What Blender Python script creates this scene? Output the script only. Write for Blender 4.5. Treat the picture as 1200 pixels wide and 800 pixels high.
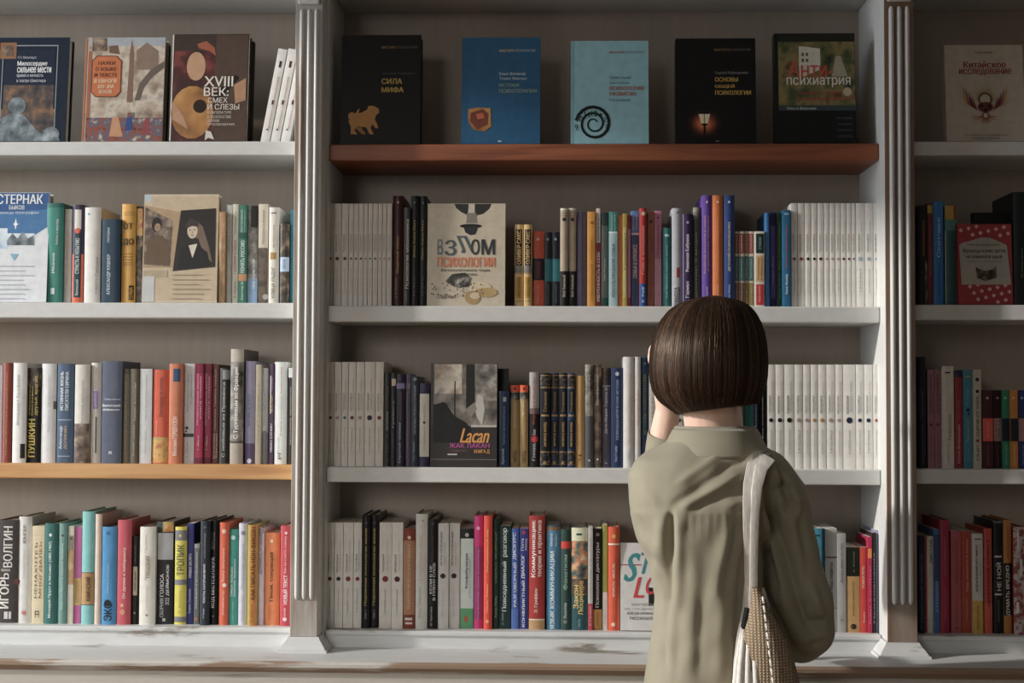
import bpy, bmesh, math, random
import numpy as np
from mathutils import Vector, Matrix
random.seed(7); rng = np.random.default_rng(7)
SC = bpy.context.scene
COL = SC.collection
for o in list(bpy.data.objects): bpy.data.objects.remove(o)

# ------------------------------------------------------------ camera
F = 1744.0                                   # focal length in pixels of a 1200 x 800 frame
CAM = Vector((0.0, -3.0, 1.43))
YAW, PITCH, ROLL = 0.0335, 0.039, 0.0040
fw = Vector((-math.sin(YAW)*math.cos(PITCH), math.cos(YAW)*math.cos(PITCH), math.sin(PITCH)))
rt0 = Vector((math.cos(YAW), math.sin(YAW), 0.0)); up0 = rt0.cross(fw)
rt = rt0*math.cos(ROLL) + up0*math.sin(ROLL); up = up0*math.cos(ROLL) - rt0*math.sin(ROLL)
cam_d = bpy.data.cameras.new('camera'); cam = bpy.data.objects.new('camera', cam_d); COL.objects.link(cam)
cam_d.sensor_width = 36.0; cam_d.lens = 36.0*F/1200.0; cam_d.clip_start = 0.05
cam.matrix_world = Matrix(((rt.x, up.x, -fw.x, CAM.x), (rt.y, up.y, -fw.y, CAM.y), (rt.z, up.z, -fw.z, CAM.z), (0, 0, 0, 1)))
SC.camera = cam
def at(px, py, Y=0.0):
    """world point on the plane Y that stands at photo pixel (px, py)"""
    d = fw*F + rt*(px-600.0) - up*(py-400.0)
    return CAM + d*((Y-CAM.y)/d.y)

# ------------------------------------------------------------ light
W = bpy.data.worlds.new('World'); SC.world = W; W.use_nodes = True
W.node_tree.nodes['Background'].inputs[0].default_value = (0.93, 0.96, 1.0, 1)
W.node_tree.nodes['Background'].inputs[1].default_value = 0.13
SUN_A, SUN_T = math.radians(74.5), 0.33      # azimuth off the bookcase normal, drop per metre of run
sun_dir = Vector((math.sin(SUN_A), math.cos(SUN_A), -SUN_T)).normalized()
sl = bpy.data.lights.new('sun', 'SUN'); sl.energy = 3.75; sl.angle = math.radians(2.2); sl.color = (1.0, 0.95, 0.89)
so = bpy.data.objects.new('sun', sl); COL.objects.link(so); so.location = (-6, -2, 5)
so.rotation_euler = sun_dir.to_track_quat('-Z', 'Y').to_euler()
XL = -3.2                                    # the window wall
WY0, WY1, WZ0, WZ1 = -1.75, -0.30, 0.95, 3.12
al = bpy.data.lights.new('window_daylight', 'AREA'); al.shape = 'RECTANGLE'; al.size = WZ1-WZ0; al.size_y = WY1-WY0
al.energy = 72; al.color = (0.86, 0.93, 1.0)
ao = bpy.data.objects.new('window_daylight', al); COL.objects.link(ao)
ao.location = (XL-0.16, (WY0+WY1)/2, (WZ0+WZ1)/2); ao.rotation_euler = (0, -math.pi/2, 0)
# added fill lamp behind the camera, aimed steeply down to brighten the lower shelves
RX0, RX1, RZ0, RZ1, YREAR = -3.0, -1.2, 1.0, 2.95, -5.4
al2 = bpy.data.lights.new('rear_fill_lamp', 'AREA'); al2.shape = 'RECTANGLE'; al2.size = RX1-RX0; al2.size_y = RZ1-RZ0
al2.energy = 43; al2.spread = math.radians(80); al2.color = (1.0, 0.97, 0.93)
ao2 = bpy.data.objects.new('rear_fill_lamp', al2); COL.objects.link(ao2); ao2.location = ((RX0+RX1)/2, YREAR-0.16, (RZ0+RZ1)/2)
ao2.rotation_euler = Vector((-0.05, 1.0, -0.61)).to_track_quat('-Z', 'Z').to_euler()
SC.view_settings.view_transform = 'Standard'; SC.view_settings.look = 'None'
SC.view_settings.exposure = 0.0; SC.view_settings.gamma = 1.0; SC.view_settings.use_curve_mapping = False

# ------------------------------------------------------------ materials
def lin(c): return c/12.92 if c <= 0.04045 else ((c+0.055)/1.055)**2.4
def hexc(h):
    c = [lin(int(h[i:i+2], 16)/255) for i in (0, 2, 4)]
    g = 0.25*c[0]+0.6*c[1]+0.15*c[2]                 # inks are a little faded
    k = 0.60+0.40*min(1.0, g/0.09)                   # dark inks are deep
    return tuple(0.90*k*(0.82*x+0.18*g)+0.002 for x in c) + (1.0,)
MATS = {}
def nmat(name):
    m = bpy.data.materials.new(name); m.use_nodes = True
    nt = m.node_tree; return m, nt, nt.nodes['Principled BSDF']
def N(nt, t, **kw):
    n = nt.nodes.new(t)
    for k, v in kw.items():
        if hasattr(n, k): setattr(n, k, v)
        else: n.inputs[k].default_value = v
    return n
def ramp(nt, stops, interp='LINEAR'):
    r = nt.nodes.new('ShaderNodeValToRGB'); r.color_ramp.interpolation = interp
    e = r.color_ramp.elements
    while len(e) < len(stops): e.new(0.5)
    for i, (p, c) in enumerate(stops): e[i].position = p; e[i].color = c if len(c) == 4 else (*c, 1)
    return r
def mat(h, rough=0.42, var=0.10, scale=55):
    """printed paper or cloth of one colour with faint fibre and wear"""
    k = (h, rough)
    if k in MATS: return MATS[k]
    m, nt, b = nmat('paper_'+h); c = hexc(h)
    tc = N(nt, 'ShaderNodeTexCoord'); n = N(nt, 'ShaderNodeTexNoise', Scale=scale, Detail=4.0)
    nt.links.new(tc.outputs['Object'], n.inputs['Vector'])
    r = ramp(nt, [(0.25, tuple(x*(1-var) for x in c[:3])), (0.75, tuple(min(1, x*(1+var)+0.002) for x in c[:3]))])
    nt.links.new(n.outputs['Fac'], r.inputs['Fac']); nt.links.new(r.outputs['Color'], b.inputs['Base Color'])
    b.inputs['Roughness'].default_value = rough; b.inputs['Specular IOR Level'].default_value = 0.28
    MATS[k] = m; return m
def mottled(name, cols, scale=30, stretch=(1, 1, 1), rough=0.4, detail=3.0):
    """printed photograph seen as patches of colour"""
    if name in MATS: return MATS[name]
    m, nt, b = nmat(name)
    tc = N(nt, 'ShaderNodeTexCoord'); mp = N(nt, 'ShaderNodeMapping'); mp.inputs['Scale'].default_value = stretch
    n = N(nt, 'ShaderNodeTexNoise', Scale=scale, Detail=detail)
    nt.links.new(tc.outputs['Object'], mp.inputs['Vector']); nt.links.new(mp.outputs['Vector'], n.inputs['Vector'])
    k = len(cols); r = ramp(nt, [(0.30+0.40*i/max(1, k-1), hexc(c)) for i, c in enumerate(cols)])
    nt.links.new(n.outputs['Fac'], r.inputs['Fac']); nt.links.new(r.outputs['Color'], b.inputs['Base Color'])
    b.inputs['Roughness'].default_value = rough
    MATS[name] = m; return m
def painted(name, paint, wood, wear=0.36, scale=7, stretch=(1, 1, 0.12), soft=0.06):
    """old white paint rubbed through to the wood in patches"""
    m, nt, b = nmat(name)
    tc = N(nt, 'ShaderNodeTexCoord'); mp = N(nt, 'ShaderNodeMapping'); mp.inputs['Scale'].default_value = stretch
    n = N(nt, 'ShaderNodeTexNoise', Scale=scale, Detail=8.0, Roughness=0.62)
    n2 = N(nt, 'ShaderNodeTexNoise', Scale=60.0, Detail=4.0)
    nt.links.new(tc.outputs['Object'], mp.inputs['Vector'])
    for q in (n, n2): nt.links.new(mp.outputs['Vector'], q.inputs['Vector'])
    p = hexc(paint); r2 = ramp(nt, [(0.3, tuple(x*0.92 for x in p[:3])), (0.7, p)])
    nt.links.new(n2.outputs['Fac'], r2.inputs['Fac'])
    r1 = ramp(nt, [(wear, (1, 1, 1)), (wear+soft, (0, 0, 0))])
    nt.links.new(n.outputs['Fac'], r1.inputs['Fac'])
    mx = N(nt, 'ShaderNodeMix', data_type='RGBA'); nt.links.new(r1.outputs['Color'], mx.inputs['Factor'])
    nt.links.new(r2.outputs['Color'], mx.inputs['A']); mx.inputs['B'].default_value = hexc(wood)
    nt.links.new(mx.outputs['Result'], b.inputs['Base Color'])
    bp = N(nt, 'ShaderNodeBump', Strength=0.25, Distance=0.002)
    nt.links.new(n2.outputs['Fac'], bp.inputs['Height']); nt.links.new(bp.outputs['Normal'], b.inputs['Normal'])
    b.inputs['Roughness'].default_value = 0.5
    return m
def wood(name, c0, c1, c2):
    m, nt, b = nmat(name)
    tc = N(nt, 'ShaderNodeTexCoord'); mp = N(nt, 'ShaderNodeMapping'); mp.inputs['Scale'].default_value = (2.2, 30, 34)
    n = N(nt, 'ShaderNodeTexNoise', Scale=1.6, Detail=7.0, Distortion=0.6)
    nt.links.new(tc.outputs['Object'], mp.inputs['Vector']); nt.links.new(mp.outputs['Vector'], n.inputs['Vector'])
    r = ramp(nt, [(0.3, hexc(c0)), (0.5, hexc(c1)), (0.72, hexc(c2))])
    nt.links.new(n.outputs['Fac'], r.inputs['Fac']); nt.links.new(r.outputs['Color'], b.inputs['Base Color'])
    b.inputs['Roughness'].default_value = 0.45
    return m
M_WHITE = painted('white_paint', 'dcdcd8', '8a705a', wear=0.24, scale=5, stretch=(0.6, 1, 1))
M_PLINTH = painted('worn_white_paint', 'd9dad8', '8f8576', wear=0.36, scale=9, stretch=(0.35, 1, 1.6))
M_BACK = painted('warm_grey_paint', 'bcab9a', 'ac9c8c', wear=0.2, scale=3)
M_PIL = painted('rubbed_brown_paint', 'a99c8f', '8a6c55', wear=0.50, scale=9, stretch=(1, 1, 0.10), soft=0.14)
M_PIL_L = painted('rubbed_grey_paint', 'b9b3aa', '8f7660', wear=0.43, scale=9, stretch=(1, 1, 0.12), soft=0.12)
M_REED = painted('reed_white_paint', 'd6d6d2', '94816f', wear=0.36, scale=10, stretch=(1, 1, 0.08))
M_EDGE = painted('rubbed_edge_paint', 'cdc8bf', '9a7d64', wear=0.50, scale=8, stretch=(0.25, 1, 2.5))
M_BASE = painted('streaked_cabinet_paint', 'c9c4b8', '6e6050', wear=0.415, scale=6, stretch=(0.18, 1, 7))
M_OAK = wood('light_oak', 'bc7c38', 'd4984c', 'e0ab62')
M_DARKWOOD = wood('brown_wood', '7e3c18', '984e22', 'a85a2a')
M_PAGES = mat('e6dfce', 0.8); M_PAGEG = mat('c9c2b4', 0.8)

# ------------------------------------------------------------ mesh helpers
def link(name, me, parent=None, mats=(), smooth=False, auto=None):
    o = bpy.data.objects.new(name, me); COL.objects.link(o)
    for m in mats: me.materials.append(m)
    if smooth:
        me.polygons.foreach_set('use_smooth', [True]*len(me.polygons))
        if auto is not None: me.set_sharp_from_angle(angle=auto)
    if parent: o.parent = parent
    return o
def empty(name, loc, rz=0.0):
    o = bpy.data.objects.new(name, None); COL.objects.link(o); o.location = loc; o.rotation_euler = (0, 0, rz)
    o.empty_display_size = 0.02; return o
def tag(o, label, cat, group=None):
    o['label'] = label; o['category'] = cat
    if group: o['group'] = group
class MB:
    def __init__(s): s.v = []; s.f = []; s.m = []
    def add(s, vs, fs, mi=0):
        k = len(s.v); s.v += [tuple(v) for v in vs]; s.f += [tuple(i+k for i in f) for f in fs]; s.m += [mi]*len(fs)
        return s
    def box(s, x0, x1, y0, y1, z0, z1, mi=0):
        return s.add([(x0,y0,z0),(x1,y0,z0),(x1,y1,z0),(x0,y1,z0),(x0,y0,z1),(x1,y0,z1),(x1,y1,z1),(x0,y1,z1)],
            [(0,3,2,1),(4,5,6,7),(0,1,5,4),(1,2,6,5),(2,3,7,6),(3,0,4,7)], mi)
    def prism(s, poly, z0, z1, mi=0):            # outline in x, y swept along z
        n = len(poly)
        return s.add([(x, y, z0) for x, y in poly]+[(x, y, z1) for x, y in poly],
            [tuple(range(n-1, -1, -1)), tuple(range(n, 2*n))]+[(i, (i+1) % n, n+(i+1) % n, n+i) for i in range(n)], mi)
    def sweepx(s, prof, x0, x1, mi=0):           # outline in y, z swept along x
        n = len(prof)
        return s.add([(x0, y, z) for y, z in prof]+[(x1, y, z) for y, z in prof],
            [tuple(range(n)), tuple(range(2*n-1, n-1, -1))]+[((i+1) % n, i, n+i, n+(i+1) % n) for i in range(n)], mi)
    def loft(s, rings, caps=True, mi=0):
        k = len(s.v); n = len(rings[0]); m = len(rings)
        vs = [p for r in rings for p in r]
        fs = [(j*n+i, j*n+(i+1) % n, (j+1)*n+(i+1) % n, (j+1)*n+i) for j in range(m-1) for i in range(n)]
        if caps: fs += [tuple(range(n-1, -1, -1)), tuple(range((m-1)*n, m*n))]
        return s.add(vs, fs, mi)
    def sphere(s, c, r, nu=14, nv=9, mi=0):
        c = Vector(c); r = Vector(r) if hasattr(r, '__len__') else Vector((r, r, r))
        vs = [c+Vector((0, 0, -r.z))]
        for j in range(1, nv):
            t = -math.pi/2+math.pi*j/nv
            for i in range(nu):
                a = 2*math.pi*i/nu
                vs.append(c+Vector((r.x*math.cos(t)*math.cos(a), r.y*math.cos(t)*math.sin(a), r.z*math.sin(t))))
        vs.append(c+Vector((0, 0, r.z))); e = len(vs)-1
        fs = [(0, 1+(i+1) % nu, 1+i) for i in range(nu)]
        fs += [(1+j*nu+i, 1+j*nu+(i+1) % nu, 1+(j+1)*nu+(i+1) % nu, 1+(j+1)*nu+i) for j in range(nv-2) for i in range(nu)]
        fs += [(e, 1+(nv-2)*nu+i, 1+(nv-2)*nu+(i+1) % nu) for i in range(nu)]
        return s.add(vs, fs, mi)
    def tube(s, pts, rads, n=14, ends=True, mi=0):   # round limb through points, ball at both ends
        pts = [Vector(p) for p in pts]; rings = []
        prev = None
        for i, p in enumerate(pts):
            t = (pts[min(i+1, len(pts)-1)]-pts[max(i-1, 0)]).normalized()
            a = t.cross(Vector((0.31, 0.95, 0.05)) if prev is None else t.cross(prev).cross(t)*-1)
            if prev is not None: a = prev - t*prev.dot(t)
            a.normalize(); b = t.cross(a); prev = a
            rings.append([p+(a*math.cos(2*math.pi*k/n)+b*math.sin(2*math.pi*k/n))*rads[i] for k in range(n)])
        s.loft(rings, True, mi)
        if ends:
            s.sphere(pts[0], rads[0], mi=mi); s.sphere(pts[-1], rads[-1], mi=mi)
        return s
    def mesh(s, name):
        me = bpy.data.meshes.new(name); me.from_pydata(s.v, [], s.f)
        if any(s.m): me.polygons.foreach_set('material_index', s.m)
        me.update(); return me
    def build(s, name, mats, parent=None, smooth=False, auto=None, bevel=0.0):
        me = s.mesh(name)
        if bevel:
            bm = bmesh.new(); bm.from_mesh(me); bmesh.ops.recalc_face_normals(bm, faces=bm.faces)
            bmesh.ops.bevel(bm, geom=[e for e in bm.edges if e.calc_face_angle(0) > 0.6], offset=bevel, segments=2, affect='EDGES', profile=0.5)
            bm.to_mesh(me); bm.free()
        if not isinstance(mats, (list, tuple)): mats = [mats]
        return link(name, me, parent, mats, smooth, auto)
def remeshed(mb, voxel, smooth_it=4):
    """weld overlapping closed shells into one continuous surface"""
    me = mb.mesh('tmp'); o = bpy.data.objects.new('tmp', me); COL.objects.link(o)
    r = o.modifiers.new('r', 'REMESH'); r.mode = 'VOXEL'; r.voxel_size = voxel; r.adaptivity = 0
    if smooth_it:
        q = o.modifiers.new('s', 'SMOOTH'); q.factor = 0.5; q.iterations = smooth_it
    dg = bpy.context.evaluated_depsgraph_get(); out = bpy.data.meshes.new_from_object(o.evaluated_get(dg))
    bpy.data.objects.remove(o); bpy.data.meshes.remove(me)
    out.materials.clear()
    return out
TXT = {}
GLY = {}
def fill_glyph(P, A, B, fat, step=0.024):
    """solid shape of closed outlines (points P, edges A -> B) cut into level slices, overlapping strokes merged"""
    ys = np.unique(np.round(P[:, 1], 4)); keep = [ys[0]]
    for y in ys[1:]:
        if y-keep[-1] > step: keep.append(y)
    if ys[-1]-keep[-1] > 1e-4:
        if ys[-1]-keep[-1] < step*0.5 and len(keep) > 1: keep[-1] = ys[-1]
        else: keep.append(ys[-1])
    xa, ya, xb, yb = P[A, 0], P[A, 1], P[B, 0], P[B, 1]; vs, fs = [], []
    for y0, y1 in zip(keep, keep[1:]):
        ym = (y0+y1)/2; hit = ((ya <= ym) & (yb > ym)) | ((yb <= ym) & (ya > ym))
        k = np.where(hit)[0]
        if not len(k): continue
        sl = (xb[k]-xa[k])/(yb[k]-ya[k]); xm = xa[k]+sl*(ym-ya[k]); o = np.argsort(xm); wind = 0
        lo, hi = np.minimum(xa[k], xb[k]), np.maximum(xa[k], xb[k])
        x0 = np.clip(xa[k]+sl*(y0-ya[k]), lo-.004, hi+.004); x1 = np.clip(xa[k]+sl*(y1-ya[k]), lo-.004, hi+.004); start = None
        for q in o:
            w0 = wind; wind += 1 if yb[k[q]] > ya[k[q]] else -1
            if w0 == 0: start = q
            elif wind == 0 and start is not None:
                n = len(vs); vs += [(x0[start]-fat, y0), (x0[q]+fat, y0), (x1[q]+fat, y1), (x1[start]-fat, y1)]; fs.append((n, n+1, n+2, n+3))
    return np.array(vs).reshape(-1, 2), fs
def prepare_text(strings):
    """letter shapes of every title, as plain meshes made once"""
    obs = []
    for key in strings:
        s, bold = key
        c = bpy.data.curves.new('t', 'FONT'); c.body = s; c.resolution_u = 3; c.fill_mode = 'NONE'
        o = bpy.data.objects.new('t', c); COL.objects.link(o); obs.append((key, o))
    bpy.context.view_layer.update(); dg = bpy.context.evaluated_depsgraph_get()
    for key, o in obs:
        me = bpy.data.meshes.new_from_object(o.evaluated_get(dg))
        v = np.empty(len(me.vertices)*3); me.vertices.foreach_get('co', v); v = v.reshape(-1, 3)[:, :2]
        ed = np.empty(len(me.edges)*2, dtype=int); me.edges.foreach_get('vertices', ed); ed = ed.reshape(-1, 2)
        # walk the outlines one by one, keeping their direction
        nx = {}
        for a, b in ed: nx.setdefault(int(a), []).append(int(b)); nx.setdefault(int(b), []).append(int(a))
        seen, loops = set(), []
        for a in range(len(v)):
            if a in seen or a not in nx: continue
            lp, prev, cur = [a], None, a; seen.add(a)
            nb = [q for q in nx[a] if q == a+1] or nx[a]
            nxt = nb[0]
            while nxt not in seen:
                lp.append(nxt); seen.add(nxt); cand = [q for q in nx[nxt] if q not in seen]
                if not cand: break
                nxt = cand[0]
            loops.append(lp)
        loops.sort(key=lambda lp: v[lp, 0].min()); groups = []
        for lp in loops:
            x0, x1 = v[lp, 0].min(), v[lp, 0].max()
            if groups and x0 < groups[-1][1]-0.01: groups[-1][0].append(lp); groups[-1][1] = max(groups[-1][1], x1)
            else: groups.append([[lp], x1])
        V_, F_ = [], []; n = 0
        for lps, _ in groups:
            P = np.vstack([v[lp] for lp in lps]); org = np.array([P[:, 0].min(), 0.0]); P = P-org
            gk = (key[1], len(P), tuple(np.round(P[:4].ravel(), 3)), tuple(np.round(P[-2:].ravel(), 3)))
            if gk not in GLY:
                A = np.arange(len(P)); B = A+1; e = 0
                for lp in lps: B[e+len(lp)-1] = e; e += len(lp)
                GLY[gk] = fill_glyph(P, A, B, 0.026 if key[1] else 0.010)
            gv, gf = GLY[gk]
            if len(gv): V_.append(gv+org); F_ += [tuple(q+n for q in f) for f in gf]; n += len(gv)
        if V_:
            v = np.vstack(V_); lo, hi = v.min(0), v.max(0); TXT[key] = ((v-lo)/np.maximum(hi-lo, 1e-6), F_)
        else: TXT[key] = (np.zeros((0, 2)), [])
        bpy.data.meshes.remove(me)
    for key, o in obs:
        c = o.data; bpy.data.objects.remove(o); bpy.data.curves.remove(c)

# ------------------------------------------------------------ the room
def struct(o): o['kind'] = 'structure'; return o
M_PLASTER = painted('wall_plaster', 'cfc9bf', 'c4bdb2', wear=0.2, scale=2)
M_FLOOR = wood('floor_boards', '9a7650', 'ad8860', 'bd9a70')
XR, YR, ZC, YB = 3.4, YREAR, 3.55, 0.24
fl = struct(empty('floor', (0, 0, 0)))
struct_sub = MB().box(XL, XR, YR, YB, -0.05, -0.012).build('subfloor', mat('3a2b20', 0.8), fl)
for i in range(40):                                            # floor planks run along the bookcase
    y = YB-0.14*(i+1)
    MB().box(XL, XR, y+0.002, y+0.138, -0.03, 0.0).build('plank', M_FLOOR, fl)
struct(MB().box(XL, XR, YR, YB, ZC, ZC+0.1).build('ceiling', M_PLASTER))
struct(MB().box(XL-0.12, XR, YB, YB+0.12, 0, ZC).build('wall_back', M_PLASTER))
wl = MB()
wl.box(XL-0.12, XL, YR, WY0, 0, ZC); wl.box(XL-0.12, XL, WY1, YB, 0, ZC)
wl.box(XL-0.12, XL, WY0, WY1, 0, WZ0); wl.box(XL-0.12, XL, WY0, WY1, WZ1, ZC)
struct(wl.build('wall_left', M_PLASTER))
win = struct(empty('window_1', (XL, (WY0+WY1)/2, WZ0)))
def rel(mb, o): mb.v = [(x-o.location.x, y-o.location.y, z-o.location.z) for x, y, z in mb.v]; return mb
wr = MB()
wr.box(XL-0.12, RX0, YR-0.12, YR, 0, ZC).box(RX1, XR, YR-0.12, YR, 0, ZC).box(RX0, RX1, YR-0.12, YR, 0, RZ0).box(RX0, RX1, YR-0.12, YR, RZ1, ZC)
struct(wr.build('wall_rear', M_PLASTER))
struct(MB().box(XR, XR+0.12, YR-0.12, YB+0.12, 0, ZC).build('wall_right', M_PLASTER))
win2 = struct(empty('rear_fill_window', ((RX0+RX1)/2, YR, RZ0)))  # unseen window, added as an opening for the rear fill lamp
m = MB().box(RX0, RX0+0.05, YR-0.09, YR-0.03, RZ0, RZ1).box(RX1-0.05, RX1, YR-0.09, YR-0.03, RZ0, RZ1).box(RX0, RX1, YR-0.09, YR-0.03, RZ0, RZ0+0.05).box(RX0, RX1, YR-0.09, YR-0.03, RZ1-0.05, RZ1)
rel(m, win2).build('window_frame', M_WHITE, win2)
m = MB()
m.box(XL-0.09, XL-0.03, WY0, WY0+0.05, WZ0, WZ1).box(XL-0.09, XL-0.03, WY1-0.05, WY1, WZ0, WZ1)
m.box(XL-0.09, XL-0.03, WY0, WY1, WZ0, WZ0+0.05).box(XL-0.09, XL-0.03, WY0, WY1, WZ1-0.02, WZ1)
rel(m, win).build('window_frame', M_WHITE, win)
rel(MB().box(XL-0.02, XL+0.14, WY0-0.06, WY1+0.06, WZ0-0.04, WZ0), win).build('window_sill', M_WHITE, win)
gm = bpy.data.materials.new('window_glass'); gm.use_nodes = True; nt = gm.node_tree; nt.nodes.remove(nt.nodes['Principled BSDF'])
tr = N(nt, 'ShaderNodeBsdfTransparent'); gl = N(nt, 'ShaderNodeBsdfGlossy', Roughness=0.02); mxs = N(nt, 'ShaderNodeMixShader'); mxs.inputs[0].default_value = 0.05
nt.links.new(tr.outputs[0], mxs.inputs[1]); nt.links.new(gl.outputs[0], mxs.inputs[2]); nt.links.new(mxs.outputs[0], nt.nodes['Material Output'].inputs[0])
rel(MB().box(RX0+0.05, RX1-0.05, YR-0.062, YR-0.058, RZ0+0.05, RZ1-0.05), win2).build('pane', gm, win2)
rel(MB().box(XL-0.062, XL-0.058, WY0+0.05, WY1-0.05, WZ0+0.05, WZ1-0.02), win).build('pane', gm, win)

# ------------------------------------------------------------ the bookcase
PIL = 0.05                                   # how far the pilasters stand proud of the shelf edges
DEEP = 0.20
xa0, xa1 = at(345.5, 100, -PIL).x, at(378, 100, -PIL).x     # left fluted pilaster
xb0, xb1 = at(1036, 100, -PIL).x, at(1071.5, 100, -PIL).x   # right fluted pilaster
sa0, sa1 = xa0, at(386, 100, 0).x                            # uprights behind them
sb0, sb1 = at(1030, 100, 0).x, xb1
bay = sb0-sa1
xe0, xe1 = sa0-bay, sb1+bay                                   # inner faces of the end uprights
BAYS = {'L': (xe0, sa0, 170), 'C': (sa1, sb0, 700), 'R': (sb1, xe1, 1130)}
ZS = {}
def zpx(px, py, Y=0.0): return at(px, py, Y).z
for b, rows in {'L': ((165.7, 182), (354.5, 372.6), (543.5, 561)), 'C': ((168.5, 188), (358.6, 377.5), (548.5, 566.5)), 'R': ((165.7, 182), (357, 375), (549.5, 567))}.items():
    ZS[b] = [(zpx(BAYS[b][2], t), zpx(BAYS[b][2], u)) for t, u in rows]
ZB = {'L': zpx(170, 731.2, 0.03), 'C': zpx(540, 736.6, 0.03), 'R': zpx(1130, 742.0, 0.03)}
ZTOP = zpx(170, 17, DEEP)
ZCNT = zpx(400, 758.5, 0.0)
CY = -0.165
case = empty('bookcase', (0, 0.1, 0))
tag(case, 'tall worn white bookcase with fluted pilasters filling the whole wall', 'bookcase')
def part(mb, name, m, parent=None, **kw):
    mb.v = [(x, y-0.1, z) for x, y, z in mb.v]
    return mb.build(name, m, parent or case, **kw)
for b, (x0, x1, _) in BAYS.items():
    part(MB().box(x0-0.01, x1+0.01, DEEP, DEEP+0.015, ZCNT-0.02, ZTOP+0.03), 'back_panel', M_BACK)
    for i, (zt, zu) in enumerate(ZS[b]):
        m = M_OAK if (b, i) == ('L', 2) else M_DARKWOOD if (b, i) == ('C', 0) else M_WHITE
        o = part(MB().box(x0+0.0005, x1-0.0005, 0.0, DEEP-0.001, zu, zt), 'shelf', m, bevel=0.0025)
        o['label'] = 'light oak shelf board' if m is M_OAK else 'dark brown wooden shelf board' if m is M_DARKWOOD else 'white painted shelf board'
    part(MB().box(x0+0.0005, x1-0.0005, 0.0, DEEP-0.001, ZTOP, ZTOP+0.035), 'shelf', M_WHITE, bevel=0.0025)
    # bottom shelf: worn front board with a thin cap on top
    part(MB().box(x0+0.0005, x1-0.0005, 0.004, DEEP-0.001, ZCNT, ZB[b]-0.011), 'plinth_board', M_PLINTH)
    part(MB().box(x0+0.0005, x1-0.0005, -0.001, DEEP-0.001, ZB[b]-0.0108, ZB[b]), 'plinth_cap', M_PLINTH, bevel=0.003)
for x0, x1 in ((sa0, sa1), (sb0, sb1), (xe0-(sa1-sa0), xe0), (xe1, xe1+(sa1-sa0))):
    part(MB().box(x0, x1, 0.0005, DEEP+0.014, ZCNT, ZTOP+0.33), 'upright', M_WHITE)
ZREED0, ZREED1 = zpx(360, 703, -PIL), zpx(360, 10, -PIL)
def pilaster(x0, x1, face):
    p = part(MB().box(x0, x1, -PIL+0.0015, 0.0, zpx(360, 746, -PIL), ZTOP+0.33), 'pilaster', M_WHITE, bevel=0.003)
    w = x1-x0
    mb = MB().box(x0+0.0008, x1-0.0008, -PIL, -PIL+0.004, zpx(360, 746, -PIL), ZTOP+0.329); mb.v = [(x, y-0.1, z) for x, y, z in mb.v]; mb.build('face_panel', face, p, bevel=0.001)
    for k in range(3):                                         # three rounded reeds with half-round ends
        cx = x0+w*(0.25+0.26*k); r = w*0.088; rings = []
        zs = [(ZREED0, 0.02), (ZREED0+0.002, 0.55), (ZREED0+0.006, 0.9), (ZREED0+0.012, 1), (ZREED1-0.012, 1), (ZREED1-0.006, 0.9), (ZREED1-0.002, 0.55), (ZREED1, 0.02)]
        mb = MB()
        for z, q in zs: rings.append([(cx+r*q*math.cos(math.pi*t/8), -PIL-0.0072*q*math.sin(math.pi*t/8)+0.0008, z) for t in range(9)])
        mb.loft(rings)
        mb.v = [(x, y-0.1, z) for x, y, z in mb.v]
        mb.build('reed', M_REED, p, smooth=True, auto=0.9).matrix_parent_inverse = Matrix()
    zf0, zf1 = ZCNT, zpx(360, 746, -PIL); mb = MB(); rings = []   # flared foot
    for t, g in ((0, 1.0), (0.16, 1.0), (0.2, 0.82), (0.45, 0.62), (0.75, 0.3), (0.9, 0.16), (1.0, 0.12)):
        z = zf0+(zf1-zf0)*t; e = 0.021*g
        rings.append([(x0-e, -PIL-e, z), (x1+e, -PIL-e, z), (x1+e, 0.003, z), (x0-e, 0.003, z)])
    mb.loft(rings); mb.v = [(x, y-0.1, z) for x, y, z in mb.v]; mb.build('foot_moulding', M_PLINTH, p)
    mb = MB().box(x0+0.006, x1-0.006, -PIL-0.010, -PIL, zpx(360, 6, -PIL), zpx(360, -14, -PIL)); mb.v = [(x, y-0.1, z) for x, y, z in mb.v]
    mb.build('capital_block', M_REED, p, bevel=0.003)
for x0, x1 in ((xa0, xa1), (xb0, xb1), (xe0-(xa1-xa0), xe0), (xe1, xe1+(xa1-xa0))): pilaster(x0, x1, M_PIL_L if x0 < 0 else M_PIL)
XA, XB = xe0-0.16, xe1+0.16
# projecting counter, its rubbed nosing and the cupboards beneath
part(MB().box(XA, XB, CY+0.008, DEEP+0.014, ZCNT-0.014, ZCNT), 'counter_top', M_PLINTH, bevel=0.002)
part(MB().sweepx([(CY+0.03, ZCNT-0.0005), (CY+0.004, ZCNT-0.0005), (CY, ZCNT-0.005), (CY, ZCNT-0.011), (CY+0.005, ZCNT-0.015), (CY+0.012, ZCNT-0.022), (CY+0.03, ZCNT-0.022)], XA, XB), 'counter_nosing', M_EDGE)
part(MB().box(XA+0.02, XB-0.02, CY+0.03, DEEP+0.014, 0.0, ZCNT-0.0145), 'cupboard_carcass', M_BASE)
part(MB().box(XA+0.02, XB-0.02, CY+0.018, CY+0.03, ZCNT-0.11, ZCNT-0.0222), 'frieze_rail', M_BASE, bevel=0.002)
part(MB().box(XA+0.02, XB-0.02, CY+0.018, CY+0.03, 0.0, 0.12), 'kick_board', M_PLINTH)
dw = (XB-XA-0.08)/6
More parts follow.
